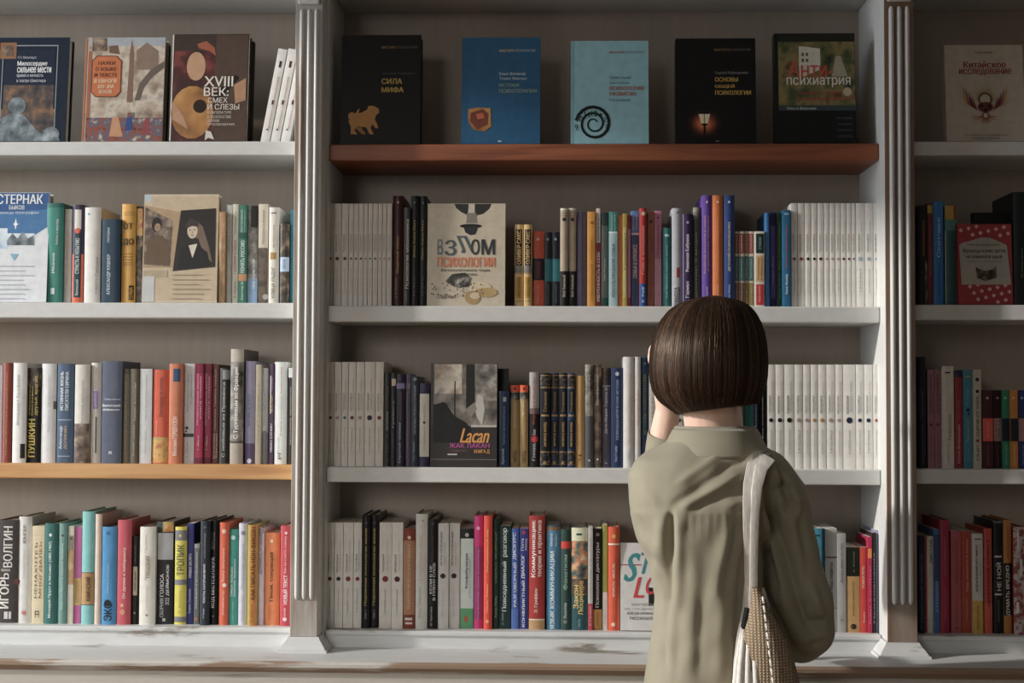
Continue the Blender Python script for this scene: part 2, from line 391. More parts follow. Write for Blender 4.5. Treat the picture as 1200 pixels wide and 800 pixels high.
for i in range(6):
    x0 = XA+0.04+dw*i
    d = part(MB().box(x0+0.006, x0+dw-0.006, CY+0.014, CY+0.03, 0.13, ZCNT-0.12), 'cupboard_door', M_BASE, bevel=0.003)
    mb = MB().box(x0+0.08, x0+dw-0.08, CY+0.008, CY+0.0142, 0.22, ZCNT-0.21); mb.v = [(x, y-0.1, z) for x, y, z in mb.v]
    mb.build('raised_panel', M_BASE, d, bevel=0.004)
# cornice above the frame
part(MB().box(XA, XB, -PIL-0.005, DEEP+0.014, ZTOP+0.33, ZTOP+0.40), 'cornice', M_WHITE, bevel=0.01)
for b, (x0, x1, _) in BAYS.items():
    part(MB().box(x0+0.0005, x1-0.0005, 0.003, DEEP-0.001, ZTOP+0.0352, ZTOP+0.33), 'frieze_board', M_WHITE)

# ------------------------------------------------------------ the books
# spine: (x0, x1, top, colour, kind, description, print)   kind h = hardback, p = paperback; pixels of the photograph
# print: t/T/V f0 f1 xc size colour text (T bold, V reads downwards) | H f0 f1 u0 u1 colour text (level)
#        b f0 f1 colour [u0 u1] band | o f xc size colour disc | m f0 f1 name printed picture
MOT = {
 'sepia': (['2c211b', '6a5444', 'b49c82'], 45), 'grey': (['35332f', '7b756d', 'b9b4aa'], 40), 'dark': (['17130f', '4a3b2c', '9c8263'], 70),
 'crowd': (['6b1f16', '3f6f6b', 'd98a4f', 'e9d6b0'], 60), 'town': (['7a6a5a', 'b09a83', 'd3c7b4', '9a8c80'], 28), 'people': (['3a2f2a', '9c4a33', '4f5f78', 'd8b28a'], 60),
 'cloth': (['1e1512', '5a1e1c', '8f3a34'], 22), 'ochre': (['7a4a1c', 'b97c2e', 'd9a650'], 14), 'statue': (['2f3c44', '6f7f86', 'aebac0'], 38),
 'dusk': (['22303f', '5b4a44', '9a6f45'], 40), 'garden': (['1d2419', '4f5a2c', '8d7a3f', '5a2e24'], 26), 'room': (['2e2a26', '6c645b', 'a59b90'], 30),
 'snow': (['7fb0d4', 'd6e6f2', 'f2f6fa'], 24), 'smoke': (['1c1a18', '4c4844', 'd5cfc0'], 42), 'tartan': (['7d1522', 'c9c2bc', '99212c', '4c6b55'], 60), 'ornate': (['b0854e', '1a1d26', '141722'], 130),
 'map': (['cfa56c', 'b98c55', 'e0c090'], 30), 'cat': (['15100d', '6d5a4a', '2a211b'], 35), 'rainbow': (['b34a2c', 'e2b04a', '3a7c6e'], 40),
}
W2, G2 = 'f0ece4', 'dcd8d0'
def wser(xs, yt, marks, tone, desc):
    """a run of matching thin white paperbacks: xs are the joints between spines"""
    out = []
    for i in range(len(xs)-1):
        em, t1, t2 = marks[i % len(marks)] if len(marks) < len(xs)-1 else marks[i]
        pr = f't .30 .47 .36 .20 {t1} {WT[i % len(WT)]}|t .16 .45 .66 .16 {t2} {WU[i % len(WU)]}|o .535 .5 .5 {em}|t .63 .86 .5 .17 8d8880 {WV[i % len(WV)]}'
        out.append((xs[i], xs[i+1], yt, tone, 'p', desc.format(MARKN.get(em, 'dark')), pr))
    return out
WT = ['теория', 'введение', 'психология', 'основы', 'практика', 'лекции', 'анализ']
WU = ['опыт и метод', 'личность и общество', 'история вопроса', 'язык и сознание', 'культура и время']
WV = ['избранное', 'собрание', 'очерки и статьи', 'труды']
MARKN = {'5a2024': 'dark red', '2f6f7c': 'teal', 'c98f8c': 'pale pink', '2b2724': 'black', '8f2430': 'crimson', '9db7c2': 'pale blue', 'b3552e': 'orange', '2d2f52': 'navy', 'b88a3e': 'gold', 'b09a94': 'faint grey'}
R = {}
R['L1'] = []
R['L2'] = [
 (54.5,74,238,'2f8f80','h','teal hardback with white vertical lettering','b 0 .045 1f6f64|t .16 .42 .66 .16 e4efe9 Любовь и авангард|t .50 .70 .45 .16 e4efe9 Иванов|b .85 .91 dfeee8 .32 .55'),
 (74.5,84,245,'dcd2ca','p','narrow pinkish white paperback','t .2 .8 .5 .18 b8a8a0 записки разных лет'),
 (84.5,98,240,'4a3a5c','h','purple and orange hardback with dark title strip','b .5 1 e8683c|b .30 .94 2b4a55 .18 .82|T .34 .70 .5 .34 d9e4e2 СТРАСТЬ К НЕБЫТИЮ|t .76 .92 .5 .25 d9e4e2 Ямпольский|b .05 .25 e4ddd4 .22 .8|o .265 .5 .5 e8683c'),
 (99,118,243,'e6e2da','h','thick cream hardback with faint spine text','o .07 .25 .16 6fb3c0|t .52 .72 .78 .14 a8a39a Письма|t .74 .9 .78 .12 a8a39a к другу'),
 (119,141,257,'27485f','h','short dark blue hardback with pale author name','t .10 .28 .40 .17 b9c6cf стихотворения|T .42 .90 .42 .21 c9d4da АЛЕКСАНДР КУШНЕР'),
 (142.5,159,239,'e0a63a','h','yellow hardback printed with the words ОТ and ДО','b .085 .09 7a5a20 .1 .9|b .11 .115 7a5a20 .1 .9|H .195 .255 .1 .85 2c2419 ОТ|H .35 .42 .12 .9 2c2419 ДО|b .50 .505 7a5a20 .1 .85|b .53 .535 7a5a20 .1 .85|b .56 .565 7a5a20 .1 .85|b .59 .595 7a5a20 .1 .85|b .61 .615 7a5a20 .1 .85|b .82 .965 221d18 .58 .92|T .835 .955 .75 .24 e0a63a ОЛМА'),
 (159.5,167,242,'2a211c','p','narrow black book with orange and grey pattern','m 0.02 .3 rainbow|m .3 1 dark'),
 (256.5,264,248,'b98a5a','p','narrow kraft brown book','m .02 .98 map|t .3 .9 .5 .2 8a6238 каталог выставки'),
 (265,272,240,'c8cdc4','p','narrow pale grey green paperback','t .1 .5 .5 .25 8a918a проза поэта'),
 (272.3,279.3,239,'d9d2bc','p','narrow cream paperback with red title','T .36 .70 .5 .42 b84a4e ГАЛЛИМАР В ЛИЦАХ|t .08 .3 .5 .25 8b8470 мемуары|t .78 .94 .5 .3 5d5848 В. Ушаков'),
 (279.6,289.6,240,'2d7a66','p','green paperback with pale title reading about Russia','b .28 .34 1d5c4c|T .36 .69 .5 .44 dfeee6 ПОНЯТЬ РОССИЮ|t .05 .28 .35 .22 b9d8cc опыт понимания|t .06 .28 .7 .2 b9d8cc русской мысли|b .70 .77 c98f5c|t .77 .96 .5 .26 dfeee6 Кантор В.'),
 (290.2,302,241,'9b9a9a','p','grey photographic spine with light blue lower part','m .0 .7 grey|b .0 .22 2b2523 .3 1|b .74 1 8fb4dc|T .55 .85 .62 .3 e9eef4 ЛЕВ ТОЛСТОЙ'),
 (302.6,314,239,'dcd2bc','p','cream spine with a dark cat picture below','t .06 .4 .5 .26 8c7a62 Рассказы о кошках|m .44 1 cat|o .93 .8 .6 b9b4ac'),
 (315,327,243,'e6e1d4','h','ivory hardback with small gold square','b .055 .065 3c3830 .2 .75|t .18 .42 .5 .16 55503f автобиография|b .47 .54 b8923c .15 .75|T .62 .95 .5 .40 8c8674 УЛИЦА РАДУГ'),
 (328,339.2,262,'2a201a','h','short dark patterned book with pale blue label','m 0 1 dark|b .42 .60 b6cbe6 .02 .98|t .45 .57 .5 .3 6f86a8 проза'),
 (339.8,344.5,246,'2a93a6','p','turquoise sliver of a book beside the fluted pilaster',''),
]
R['L3'] = [
 (-6,2.6,428,'c4bcc0','p','pale grey pink paperback cut by the picture edge',''),
 (3.2,13.6,425,'96402c','h','rust brown hardback with orange spine text','t .10 .92 .5 .24 d98a52 Русская литература двадцатого века'),
 (15,31,425,'e3e2de','h','white hardback with a small black tag low down','t .12 .62 .42 .24 a9a7a2 Венедикт Ерофеев|b .81 .955 2c2a28 .62 .95'),
 (31.6,48,431,'1f1b17','h','black hardback with large yellow lettering ПУШКИН','m 0 .2 dark|T .54 .94 .40 .46 e3c53a ПУШКИН|t .18 .50 .22 .13 d8bc40 Литературный музей|t .20 .50 .42 .13 d8bc40 Биография|t .05 .5 .72 .22 e0c040 друзья, врагам...'),
 (48.6,66,426,'e0e0e0','h','white hardback with faint grey title','t .12 .7 .5 .18 c2c2c4 Жизнь и творчество|b .38 .46 6d6658 .82 1'),
 (67,86,426,'47607c','h','slate blue hardback with white two line title','T .08 .47 .30 .20 e2e8ee ИСТИННАЯ ЖИЗНЬ|T .08 .47 .62 .20 e2e8ee ПИСАТЕЛЯ СИРИНА|b .565 .57 cfd8e0 .08 .9|t .63 .86 .28 .24 d6dfe6 Александр|t .63 .86 .58 .20 d8b48a ДОЛИНИН|b .93 .935 cfd8e0 .1 .85'),
 (87.4,105,427,'d8d2c8','h','cream jacket with brown photographic lower half','m .6 1 sepia|t .16 .62 .55 .18 a0988c Личная история'),
 (106.6,118.6,425,'d9d2c4','h','cream hardback with violet label','t .05 .26 .5 .2 b0a898 письма|b .28 .46 a684c4 .2 .72|t .30 .44 .45 .2 e6d8f0 дневник|b .54 .9 4c443c .5 .62'),
 (119.4,143,423,'5b6379','h','thick slate blue hardback with level white title','H .365 .385 .15 .95 c9cdd8 Полное собрание|H .42 .447 .05 .95 eef0f4 Выготский|H .465 .49 .08 .92 eef0f4 Избранное|H .88 .91 .4 .58 eef0f4 К'),
 (143.4,152.2,432,'8b8069','h','narrow olive taupe hardback','b .0 .06 6f6652|t .15 .9 .5 .22 c9bfa4 Поэтика и судьба поэта'),
 (152.7,163,432,'6f6650','h','dark olive hardback with pale script','b 0 1 2f2820 0 .18|t .15 .55 .6 .28 cfc6aa Секрет искусства|t .6 .92 .5 .2 b9b094 Роман прозы'),
 (163.6,178,432,'d3d4d3','p','pale grey paperback with tiny spine text','t .06 .55 .5 .12 a9abac Чехов в воспоминаниях|t .65 .9 .5 .12 a9abac Александр'),
 (178.6,197.4,433,'e05c38','h','wide orange red hardback with dark blotched lettering','b 0 1 b8402a 0 .12|m .72 .99 rainbow|b .1 .5 8c3020 .50 .52|t .08 .5 .56 .26 8c3c30 Беседы о кино|t .55 .7 .3 .1 f0b090 том первый'),
 (197.9,214,426,'d0784e','h','salmon orange hardback with blue patch at the top','b .05 .18 2f5078 .32 .82|T .53 .75 .5 .34 f0d8c4 ГЕРШЕНЗОН|T .76 .92 .5 .3 f0d8c4 Михаил'),
 (214.6,228,426,'d6dad8','p','white paperback with a little dark tree','t .1 .48 .4 .14 8f979c Воспоминания о доме|t .1 .4 .7 .12 a0a6aa в деревне|b .70 .735 3f463f .04 .96|o .645 .35 .3 3a3346|o .68 .3 .18 3a3346|t .78 .94 .4 .14 8f979c Б. Зайцев'),
 (228.6,238,426,'a8204c','p','left one of two matching crimson paperbacks','b 0 .1 8a1a3c|t .1 .62 .34 .28 e8a8bc Литературные мысли|t .13 .55 .7 .18 e8a8bc книга чтения|t .72 .87 .45 .2 e0b0c0 Т. Манн|b .94 1 7a1838'),
 (238.4,247.8,426,'a8204c','p','right one of two matching crimson paperbacks','b 0 .1 8a1a3c|t .1 .62 .34 .28 e8a8bc Литературные мысли|t .13 .55 .7 .18 e8a8bc книга чтения|t .72 .87 .45 .2 e0b0c0 Т. Манн|b .94 1 7a1838'),
 (248.3,256.4,427,'7c3a30','p','brown red paperback with cream lettering','t .05 .42 .5 .28 e3c8b4 Память сердца|t .45 .66 .5 .26 e3c8b4 Переписка|t .7 .95 .35 .28 e3c8b4 Козьма|t .7 .94 .7 .28 e3c8b4 Бакшин'),
 (257.4,269.4,431,'3c3a36','h','black and grey jacket with white handwriting','b .02 .12 8f9490 .25 1|t .15 .93 .45 .34 c6c2ba С любовью из Прованса'),
 (269.9,285.4,409,'5c544c','h','tallest grey hardback about Turgenev','b 0 .11 c2b8a8|m .11 .8 grey|b .82 1 b0a698|T .16 .78 .48 .40 f1eee8 С Тургеневым во Франции'),
 (287.3,298.8,423,'a9a3c4','h','lilac hardback with white chevrons at the foot','b .8 1 6c5b86|T .32 .63 .45 .26 5f6c94 ВЗГЛЯД И ТЕКСТ|o .97 .5 .5 e6e2f0'),
 (299.3,306,427,'b9ae94','p','narrow khaki paperback','t .2 .8 .5 .2 91876c чертежи'),
 (306.5,314.4,431,'cfd3d3','p','pale paperback with grey mountain at the foot','b .68 1 8e9092|o .68 .5 .8 8e9092|t .2 .6 .5 .16 a5aaac дневники'),
 (315,320.8,426,'5c3f62','p','narrow violet paperback with yellow title','b .12 .5 e0d8e0 .2 .45|T .3 .48 .55 .46 e3c46a ВОСТОРГ|t .14 .27 .55 .4 b9a4c0 ГОРЬКИЙ|T .6 .88 .55 .4 e6dce8 ИВАН БУНИН'),
 (321.6,336.6,424,'dfe3e0','h','white hardback with red brown vertical title','t .05 .72 .55 .18 b48c88 Ключи к счастью Аверкиевой|t .74 .85 .35 .1 a0a4a2 проза|t .87 .95 .45 .26 4a4a48 РГ'),
 (337.6,344,431,'3a3632','p','dark narrow book with white top touching the pilaster','b 0 .1 d8dcda|t .2 .8 .5 .2 c9c9c4 хроника времени'),
]
R['L4'] = [
 (-3,21.3,609,'4b4341','h','wide dark taupe hardback lettered ИГОРЬ ВОЛГИН','T .515 .86 .38 .42 ded8d2 ИГОРЬ|T .06 .46 .52 .42 ded8d2 ВОЛГИН|b .475 .50 9a908a .2 .65|b .89 .96 d8d2cc .38 .56|b .89 .96 d8d2cc .60 .72|o .6 .95 .3 7a4c40'),
 (21.6,37,605,'d3d0ca','h','white grey hardback with small red triangle','T .08 .25 .46 .22 6e6a66 ЮНГЕР|t .3 .58 .42 .12 bcb8b2 Сердце искателя|o .905 .5 .34 cf7a6e'),
 (37.3,51.8,616,'e2d2aa','p','pale yellow spine with two columns of brown capitals','b .09 .093 c9b890 .08 .92|t .17 .74 .32 .20 6b5a48 НЕНАХЧТЕЪ|t .16 .74 .70 .22 9a5a48 МНОГДАЛЕЬ|b .87 .94 6a4e3a .3 .35|b .87 .88 6a4e3a .3 .62|b .90 .91 6a4e3a .3 .62|b .87 .94 6a4e3a .58 .63'),
 (52.1,67.8,613,'2e6e68','h','dark green hardback about young Proust','o .115 .45 .24 d8e6e2|T .18 .94 .46 .26 d4e4de Молодой Пруст в письмах (1885-1907)'),
 (68.1,79,613,'6f9c92','h','sage green mottled hardback','o .12 .45 .26 37564f|t .2 .86 .5 .26 c4dcd4 Марсель Пруст в поисках времени'),
 (79.4,86.4,616,'d6cdb6','p','narrow cream spine with dark dot','o .13 .5 .4 4a443a|b .1 .25 8d8672 .1 .9|m .25 .6 map'),
 (86.6,95.6,617,'c8619c','p','pink spine wrapped with a kraft label','b .53 .81 cfa25a 0 1|t .56 .78 .35 .14 7d5c2c поэма|t .56 .78 .6 .14 7d5c2c роман'),
 (95.9,110.8,599,'7cc4c0','h','tall turquoise hardback with kraft label КАМЕНСКИЙ','b .542 .83 b98f58 0 1|b .54 .545 4a3824 0 1|b .825 .83 4a3824 0 1|T .58 .79 .52 .42 3a2a1c КАМЕНСКИЙ'),
 (111.2,119,602,'d8c2b0','h','narrow peach cream hardback',''),
 (119.4,137,617,'3f8fc4','h','bright blue hardback with black globe emblem','o .065 .4 .28 2b6f9f|t .38 .68 .45 .17 8cc4e6 Умберто беседы|T .77 .96 .45 .52 1d2b38 ЭКО|o .78 .42 .46 1d2b38'),
 (137.4,153.8,609,'c8505c','h','coral red hardback with cream title','T .26 .75 .55 .24 f0d2c4 От древа к лабиринту|o .88 .45 .4 d88f70|b .80 .83 e0a080 .3 .5'),
 (154.3,162.9,628,'1f1915','h','short black hardback with tan label','b .345 .67 b5a085 .22 .82|t .4 .62 .52 .28 3c3026 Новая драма|t .1 .3 .5 .16 6b5a48 эссе|o .87 .5 .3 8c8076'),
 (163.6,182.2,617,'e0dcd0','h','ivory hardback with brown calligraphic title','t .08 .55 .40 .14 b0a08c Александр Пушкин|t .30 .52 .55 .3 8a6a50 Нащокин|t .6 .84 .5 .12 c4bcae переписка|o .9 .5 .16 9c8c78'),
 (183.6,203.2,611,'38383a','h','charcoal hardback with grey panel','m 0 .10 rainbow|b 0 .10 3a4a48 0 .35|b .11 .37 c4c6c8 .04 .98|T .51 .73 .34 .22 f0f0f0 ГОЛОСА|t .74 .93 .34 .22 e0e0e0 СБОРНИК|T .42 .72 .68 .22 f0f0f0 ДЕЙМОНОВ|t .74 .81 .68 .22 e0e0e0 ЭССЕ|b .94 .97 d0d0d0 .4 .58'),
 (204.8,218.8,617,'d8cc3c','h','yellow and grey banded hardback lettered ТРОПИК','b .035 .14 7d7d80|o .09 .45 .22 d8cc3c|b .54 .595 7d7d80|b .92 .975 7d7d80|T .18 .50 .5 .6 6c6c4c ТРОПИК|t .65 .88 .5 .2 9a9438 Г. Миллер'),
 (219.1,226.8,613,'333a86','p','narrow indigo paperback','T .30 .54 .5 .42 e0e2f2 ПРЯМАЯ ЗАСЛУГА|t .65 .89 .5 .42 d8daf0 Борис Соколов'),
 (227.3,233.8,637,'6b6b6b','p','short narrow grey book with orange dot','b 0 .05 9b9b9b|t .1 .8 .5 .28 c6c6c6 повествование|o .93 .5 .6 c86a4c'),
 (234.6,245.6,610,'333a44','h','dark slate hardback with small white title','t .12 .36 .5 .16 a9b0ba сделано в лаборатории|T .41 .79 .5 .24 e4e8ec ТЕКСТЫ, КОТОРЫМ ВЕРЯТ|t .84 .93 .45 .2 c0c6cc П. Панда|o .06 .5 .3 5c646e'),
 (246,256.2,609,'1c1c1e','h','black hardback lettered КОД БЕСТСЕЛЛЕРА','t .11 .28 .25 .16 c8c8c8 Джоди Арчер|t .11 .28 .5 .16 c8c8c8 Метью Джокерс|T .355 .84 .42 .44 f0f0f0 КОД БЕСТСЕЛЛЕРА|o .92 .45 .2 a0a0a0'),
 (256.9,268,612,'e0603c','h','orange red hardback with pale circle near the top','o .085 .5 .5 f2c2ae|o .085 .5 .28 e0603c|t .25 .58 .5 .36 f2c8b8 Story structure|o .61 .6 .44 f6e6de|t .66 .9 .5 .26 f4d8cc Джонатан Гр.'),
 (268.4,279,620,'3bb0a0','h','turquoise hardback with pale circle near the top','o .085 .45 .5 d2f0ea|o .085 .45 .28 3bb0a0|T .39 .70 .30 .28 dff4f0 Пиши больше|T .31 .70 .68 .26 dff4f0 Библия Веркина|t .75 .95 .5 .18 a4dcd2 Нил Геннер'),
 (279.4,289.6,613,'cfcfdc','h','pale lilac hardback','o .095 .55 .5 8c8ca4|o .095 .55 .28 cfcfdc|t .2 .65 .5 .36 a2a6c0 Похищение сюжета|t .7 .95 .5 .2 b2b6c8 Роман Мак'),
 (290,301.2,615,'b4a43a','h','olive yellow hardback lettered КАК ПИСАТЬ НОН-ФИКШН','b 0 1 c9822e .25 1|T .02 .74 .62 .50 5b3f24 КАК ПИСАТЬ НОН-ФИКШН|t .78 .97 .5 .22 8a5a2c У. Зинсер'),
 (301.6,310,618,'e0c8d2','h','pale pink hardback with purple capitals','T .06 .48 .5 .44 8f7390 ДЕРЖИСЬ И ПИШИ|b .0 .06 b09aa8 0 1'),
 (310.4,327.9,624,'f08a48','h','bright orange hardback lettered Пиши, сокращай','q .09 .45 .26 f6d8bc|T .21 .74 .47 .28 5b3420 Пиши, сокращай|t .78 .94 .3 .08 b86030 Максим Ильяхов|t .78 .94 .45 .08 b86030 Л. Сарычева'),
 (328.4,340.6,616,'c8424a','h','red hardback with white block title beside pilaster','o .07 .55 .26 f2d4d4|t .1 .47 .52 .26 f0c8c8 Как не съесть собаку|T .49 .78 .5 .44 f4e4e4 НОВЫЙ ТЕКСТ|o .93 .5 .4 f2d4d4|t .82 .9 .5 .2 f0c8c8 МИФ'),
]
R['C1'] = []
R['C2'] = wser([384.8,390.7,400,408.5,414.3,420,426,431,436.6,442.8,447.9,453,459.3], 238.5,
  [('5a2024','3c3836','b0a49c')]*3+[('5a2024','4a4442','b8aca4')]*3+[('2f6f7c','3c4a4c','a8b2b4')]*3+[('c98f8c','8c7c78','c4b0ac')]*3, 'e2dbd2', 'thin white paperback with {} mark') + [
 (460,472.6,229.5,'4f2426','h','tall burgundy hardback with gold lettering','o .06 .5 .22 c9a8a4|T .36 .70 .5 .28 c89a40 Защитный обман|t .74 .92 .35 .2 a88c88 К. М. Прасолов'),
 (473,480.6,243,'3a3532','p','dark grey paperback lettered Психология мошенника','T .12 .82 .55 .5 cfc8be Психология мошенника|t .85 .95 .5 .3 8c8680 серия'),
 (481,490.6,229.5,'23242a','h','first tall black hardback with olive yellow lettering','o .06 .5 .22 8c9098|T .22 .56 .5 .32 a8a044 Жизнь Карла Юнга|t .7 .9 .5 .2 6c7078 Юнг'),
 (491,500,230,'23242a','h','second tall black hardback with dull gold lettering','o .06 .5 .22 8c9098|T .22 .58 .5 .3 a8923c Жизнь Карла Юнга|t .7 .9 .5 .2 6c7078 Юнг'),
 (603,613.4,263,'d9b574','h','left gold hardback with name ОЛИВЕР САКС','b .06 .5 2a2420 .1 .88|T .075 .485 .5 .5 d9b574 ОЛИВЕР САКС|m .5 .59 grey|b .6 .605 5a4420 .05 .95|b .635 .9 c09030 .14 .86|t .65 .88 .5 .4 7a5c20 Человек, который принял|b .93 .935 5a4420 .05 .95'),
 (613.8,623.6,263,'d9b574','h','right gold hardback with name ОЛИВЕР САКС','b .06 .5 2a2420 .1 .88|T .075 .485 .5 .5 d9b574 ОЛИВЕР САКС|m .5 .59 grey|b .6 .605 5a4420 .05 .95|b .635 .9 c09030 .14 .86|t .65 .88 .5 .4 7a5c20 Антрополог на Марсе|b .93 .935 5a4420 .05 .95'),
 (624.2,637.8,271,'ee5f38','p','orange and navy banded paperback','b .36 .645 2b2a44|t .39 .62 .5 .3 b8404c психопат|o .105 .45 .28 f2cab8|t .7 .95 .45 .16 f4cab4 Сколько стоит'),
 (638.2,647.2,272,'1f2430','p','left navy paperback with teal middle band','b .36 .66 1e7078|t .4 .62 .5 .2 4c9aa0 рассказ|o .095 .4 .36 8c98a4|t .7 .95 .5 .2 6c7480 Зигмунд Фрейд'),
 (647.4,656.2,272,'1f2430','p','right navy paperback with teal middle band','b .36 .66 1e7078|t .4 .62 .5 .2 4c9aa0 рассказ|o .095 .4 .36 8c98a4|t .7 .95 .5 .2 6c7480 Эрих Фромм'),
 (656.4,665.8,244,'b9a890','h','left beige and black hardback','b 0 .02 e2dcd0|b .05 .055 8a7a64|b .075 .08 8a7a64|o .115 .5 .5 2f2922|o .115 .5 .3 b9a890|b .64 1 262220|T .68 .9 .5 .36 c9bfb0 Мой Знакомый'),
 (666.2,675.2,244,'b9a890','h','right beige and black hardback','b 0 .02 e2dcd0|b .05 .055 8a7a64|b .075 .08 8a7a64|o .115 .5 .5 2f2922|o .115 .5 .3 b9a890|b .64 1 262220|T .68 .9 .5 .36 c9bfb0 Мой Знакомый'),
 (675.8,687.6,248,'7a7aa6','h','lavender blue hardback','b 0 1 5c5c86 .5 1|t .1 .9 .25 .14 c4c4e0 записки психотерапевта'),
 (688,697.6,248,'e09c2a','p','amber yellow paperback','o .115 .6 .4 9a6420|t .3 .5 .5 .3 b87820 методы|t .55 .93 .5 .36 b4741c психологический'),
 (698,704,244,'a83428','p','narrow red spine with white top','b .0 .35 d8d0c6 .1 .9|t .1 .33 .5 .4 6c625a азбука|T .44 .95 .5 .6 f0d8d0 УВЕРЕННОСТЬ В СЕБЕ'),
 (704.4,713,249,'2f423f','p','dark grey green paperback','b .14 .9 55605c|t .48 .72 .5 .3 a9b4b0 Карл Роджерс|b .9 1 1f4c48'),
 (713.4,723.8,248,'3d8a80','p','pale blue paperback with teal top','b .22 1 a9c8cc|b .21 .225 e2eaea|t .03 .2 .35 .18 b8dcd4 Искусство|t .03 .2 .65 .18 b8dcd4 быть собой|T .34 .90 .5 .34 3f7c88 КОНСУЛЬТИРОВАНИЕ СЕМЬИ'),
 (724.2,729.2,252,'e08038','p','narrow orange spine',''),
 (729.4,735,250,'b4a030','p','narrow olive spine with pale strip','b .15 .9 c8be78 .15 .8|t .2 .6 .5 .34 7c7028 Гештальт'),
 (735.2,739,251,'b02858','p','narrow crimson and pink spine','b .16 .9 d884ac'),
 (739.4,749,247,'4f86c0','p','blue paperback with block title','b .235 1 38608c|b .23 .25 e0e4e8|t .04 .2 .3 .2 b8d0ea Виктор|t .04 .2 .66 .2 b8d0ea Каган|T .35 .70 .5 .46 e4eaf0 СЕМЬЯ В КРИЗИСЕ'),
 (749.4,757.8,244,'b42a26','h','red hardback with blue foot','o .055 .55 .6 d9c4a8|o .055 .55 .34 b42a26|T .18 .67 .5 .36 e0a088 Гнев и отношения|b .765 1 244e94|T .8 .96 .5 .36 c8d4ea У. Рей'),
 (758.2,766.6,248,'b8705e','p','dusty rose paperback','o .105 .55 .5 6c4034|t .2 .9 .5 .3 9c5c4c Исцеление души'),
 (766.9,775.2,247,'d884a8','p','pink paperback with pale lower half','b .5 1 e8a4c4|t .15 .46 .5 .3 a85078 Я и другие|o .07 .5 .3 7c3458'),
 (776.4,786.6,267,'2c7a78','h','short teal hardback with outlined oval','b .08 .11 b8d8d8 .25 .75|t .22 .88 .5 .24 a0d0cc Как бросить курить легко|b .2 .92 3d9490 .22 .24|b .2 .92 3d9490 .76 .78'),
 (787.2,799.6,244,'b4b4bc','h','lavender grey hardback with red mark','o .045 .55 .3 7c7c88|t .08 .26 .55 .1 7c7c88 Психиатр|b .6 .7 a83c3c .45 .75|T .8 .98 .35 .28 3c3a44 РАБОТА|T .8 .98 .68 .28 3c3a44 ДУШИ'),
 (800,811.8,251,'3c2a58','h','dark violet hardback with white lettering','b 0 1 9a86b8 0 .06|o .09 .5 .3 a898c4|T .22 .62 .5 .4 e6e0ee Романная Бабушка|T .72 .96 .5 .4 e6e0ee Т. Гармус'),
 (812.2,821.8,243,'4c544e','h','dark grey green hardback with pale top','m 0 .12 grey|t .25 .9 .4 .28 a4b0a0 доктор в море'),
 (822.4,834.4,229,'6a44a8','h','tall purple hardback with orange text lines','o .06 .5 .24 d8cce8|t .18 .70 .3 .17 d0a0a0 Развитие личности в семье|t .18 .68 .66 .17 d0a0a0 и школьная практика|t .82 .92 .5 .24 d8cce8 Хорни'),
 (834.8,847.2,229,'d8742c','h','tall orange hardback','o .06 .5 .24 f2d0ac|t .2 .75 .5 .26 e8a064 Современный психоанализ|t .8 .93 .5 .2 f0c49c Фрейд'),
 (847.6,861,229,'2c4888','h','tall royal blue hardback with pale title','o .06 .5 .24 c4cee6|T .24 .68 .5 .28 d8d2a8 ДЕТСКИЙ ПСИХОАНАЛИЗ|t .8 .94 .5 .22 c4cee6 Анна Фрейд'),
 ] + [(x0, x1, 271, 'c9bda8', 'p', d, f'b .03 .29 {c1} .05 .95|b .33 .65 3c6c70 .05 .95|b .68 .97 {c2} .05 .95|t .05 .27 .5 .3 e0b8b0 сказки|t .36 .62 .5 .3 9cc4c4 легенды|t .7 .95 .5 .3 c8b890 мифы') for x0, x1, c1, c2, d in
   ((860.9,866,'8c3c3c','7c4c48','first of four small red and teal banded paperbacks'), (866.3,871.8,'8c3c3c','7c4c48','second of four small red and teal banded paperbacks'),
    (872.1,877.4,'94403c','8a7434','third of four small red and teal banded paperbacks'), (877.7,883,'94403c','8a7434','last of four small red and teal banded paperbacks'))] + [
 (884.4,896,271,'e0d8c8','p','white paperback with green, tan and red panels','b .03 .29 1e3c3c .12 .95|t .08 .24 .55 .24 8cb0ac стихи|b .32 .66 d8ac74 .12 .95|t .35 .64 .35 .2 6c4c2c Пирамиды|t .35 .64 .68 .2 6c4c2c и фараоны|b .7 .97 cc3030 .12 .95|t .72 .93 .5 .24 f0c4c0 Мэри Шелли'),
 (896.6,902,249,'2c74b4','h','narrow bright blue spine beside indigo book',''),
 (902.3,909.6,249,'2f2c66','p','indigo book with violet panel','b .14 .9 5c4c8c .1 .9|t .45 .75 .5 .34 a89cd0 Карл Юнг'),
 (910,916.8,249,'1f4c2c','p','dark green narrow book','t .1 .6 .5 .4 78a04c Игры, в которые играют|t .65 .92 .5 .28 7ca084 Эрик Берн'),
 (917.2,926.6,246,'1c6c98','p','blue book with red and white lettering','b .03 .05 8cc0dc .2 .8|T .16 .6 .5 .34 b45c50 Сила характера|T .66 .87 .5 .38 d4e4ee Анна Фрейд'),
 ] + wser([927,934.7,943,950.6,957.8,965.6,972,979,985.3,991.9,998,1003,1013.4,1023.4,1030.6], 238,
  [('8f2430','5c5450','b0787c')]*2+[('2b2724','6c6660','b4aea8')]*3+[('b09a94','6c6660','b8b2ac')]*3+[('5a2024','5c5450','d8b8a4')]*3+[('9db7c2','5c6064','b0c0c8')]*3, W2, 'white paperback with {} mark')
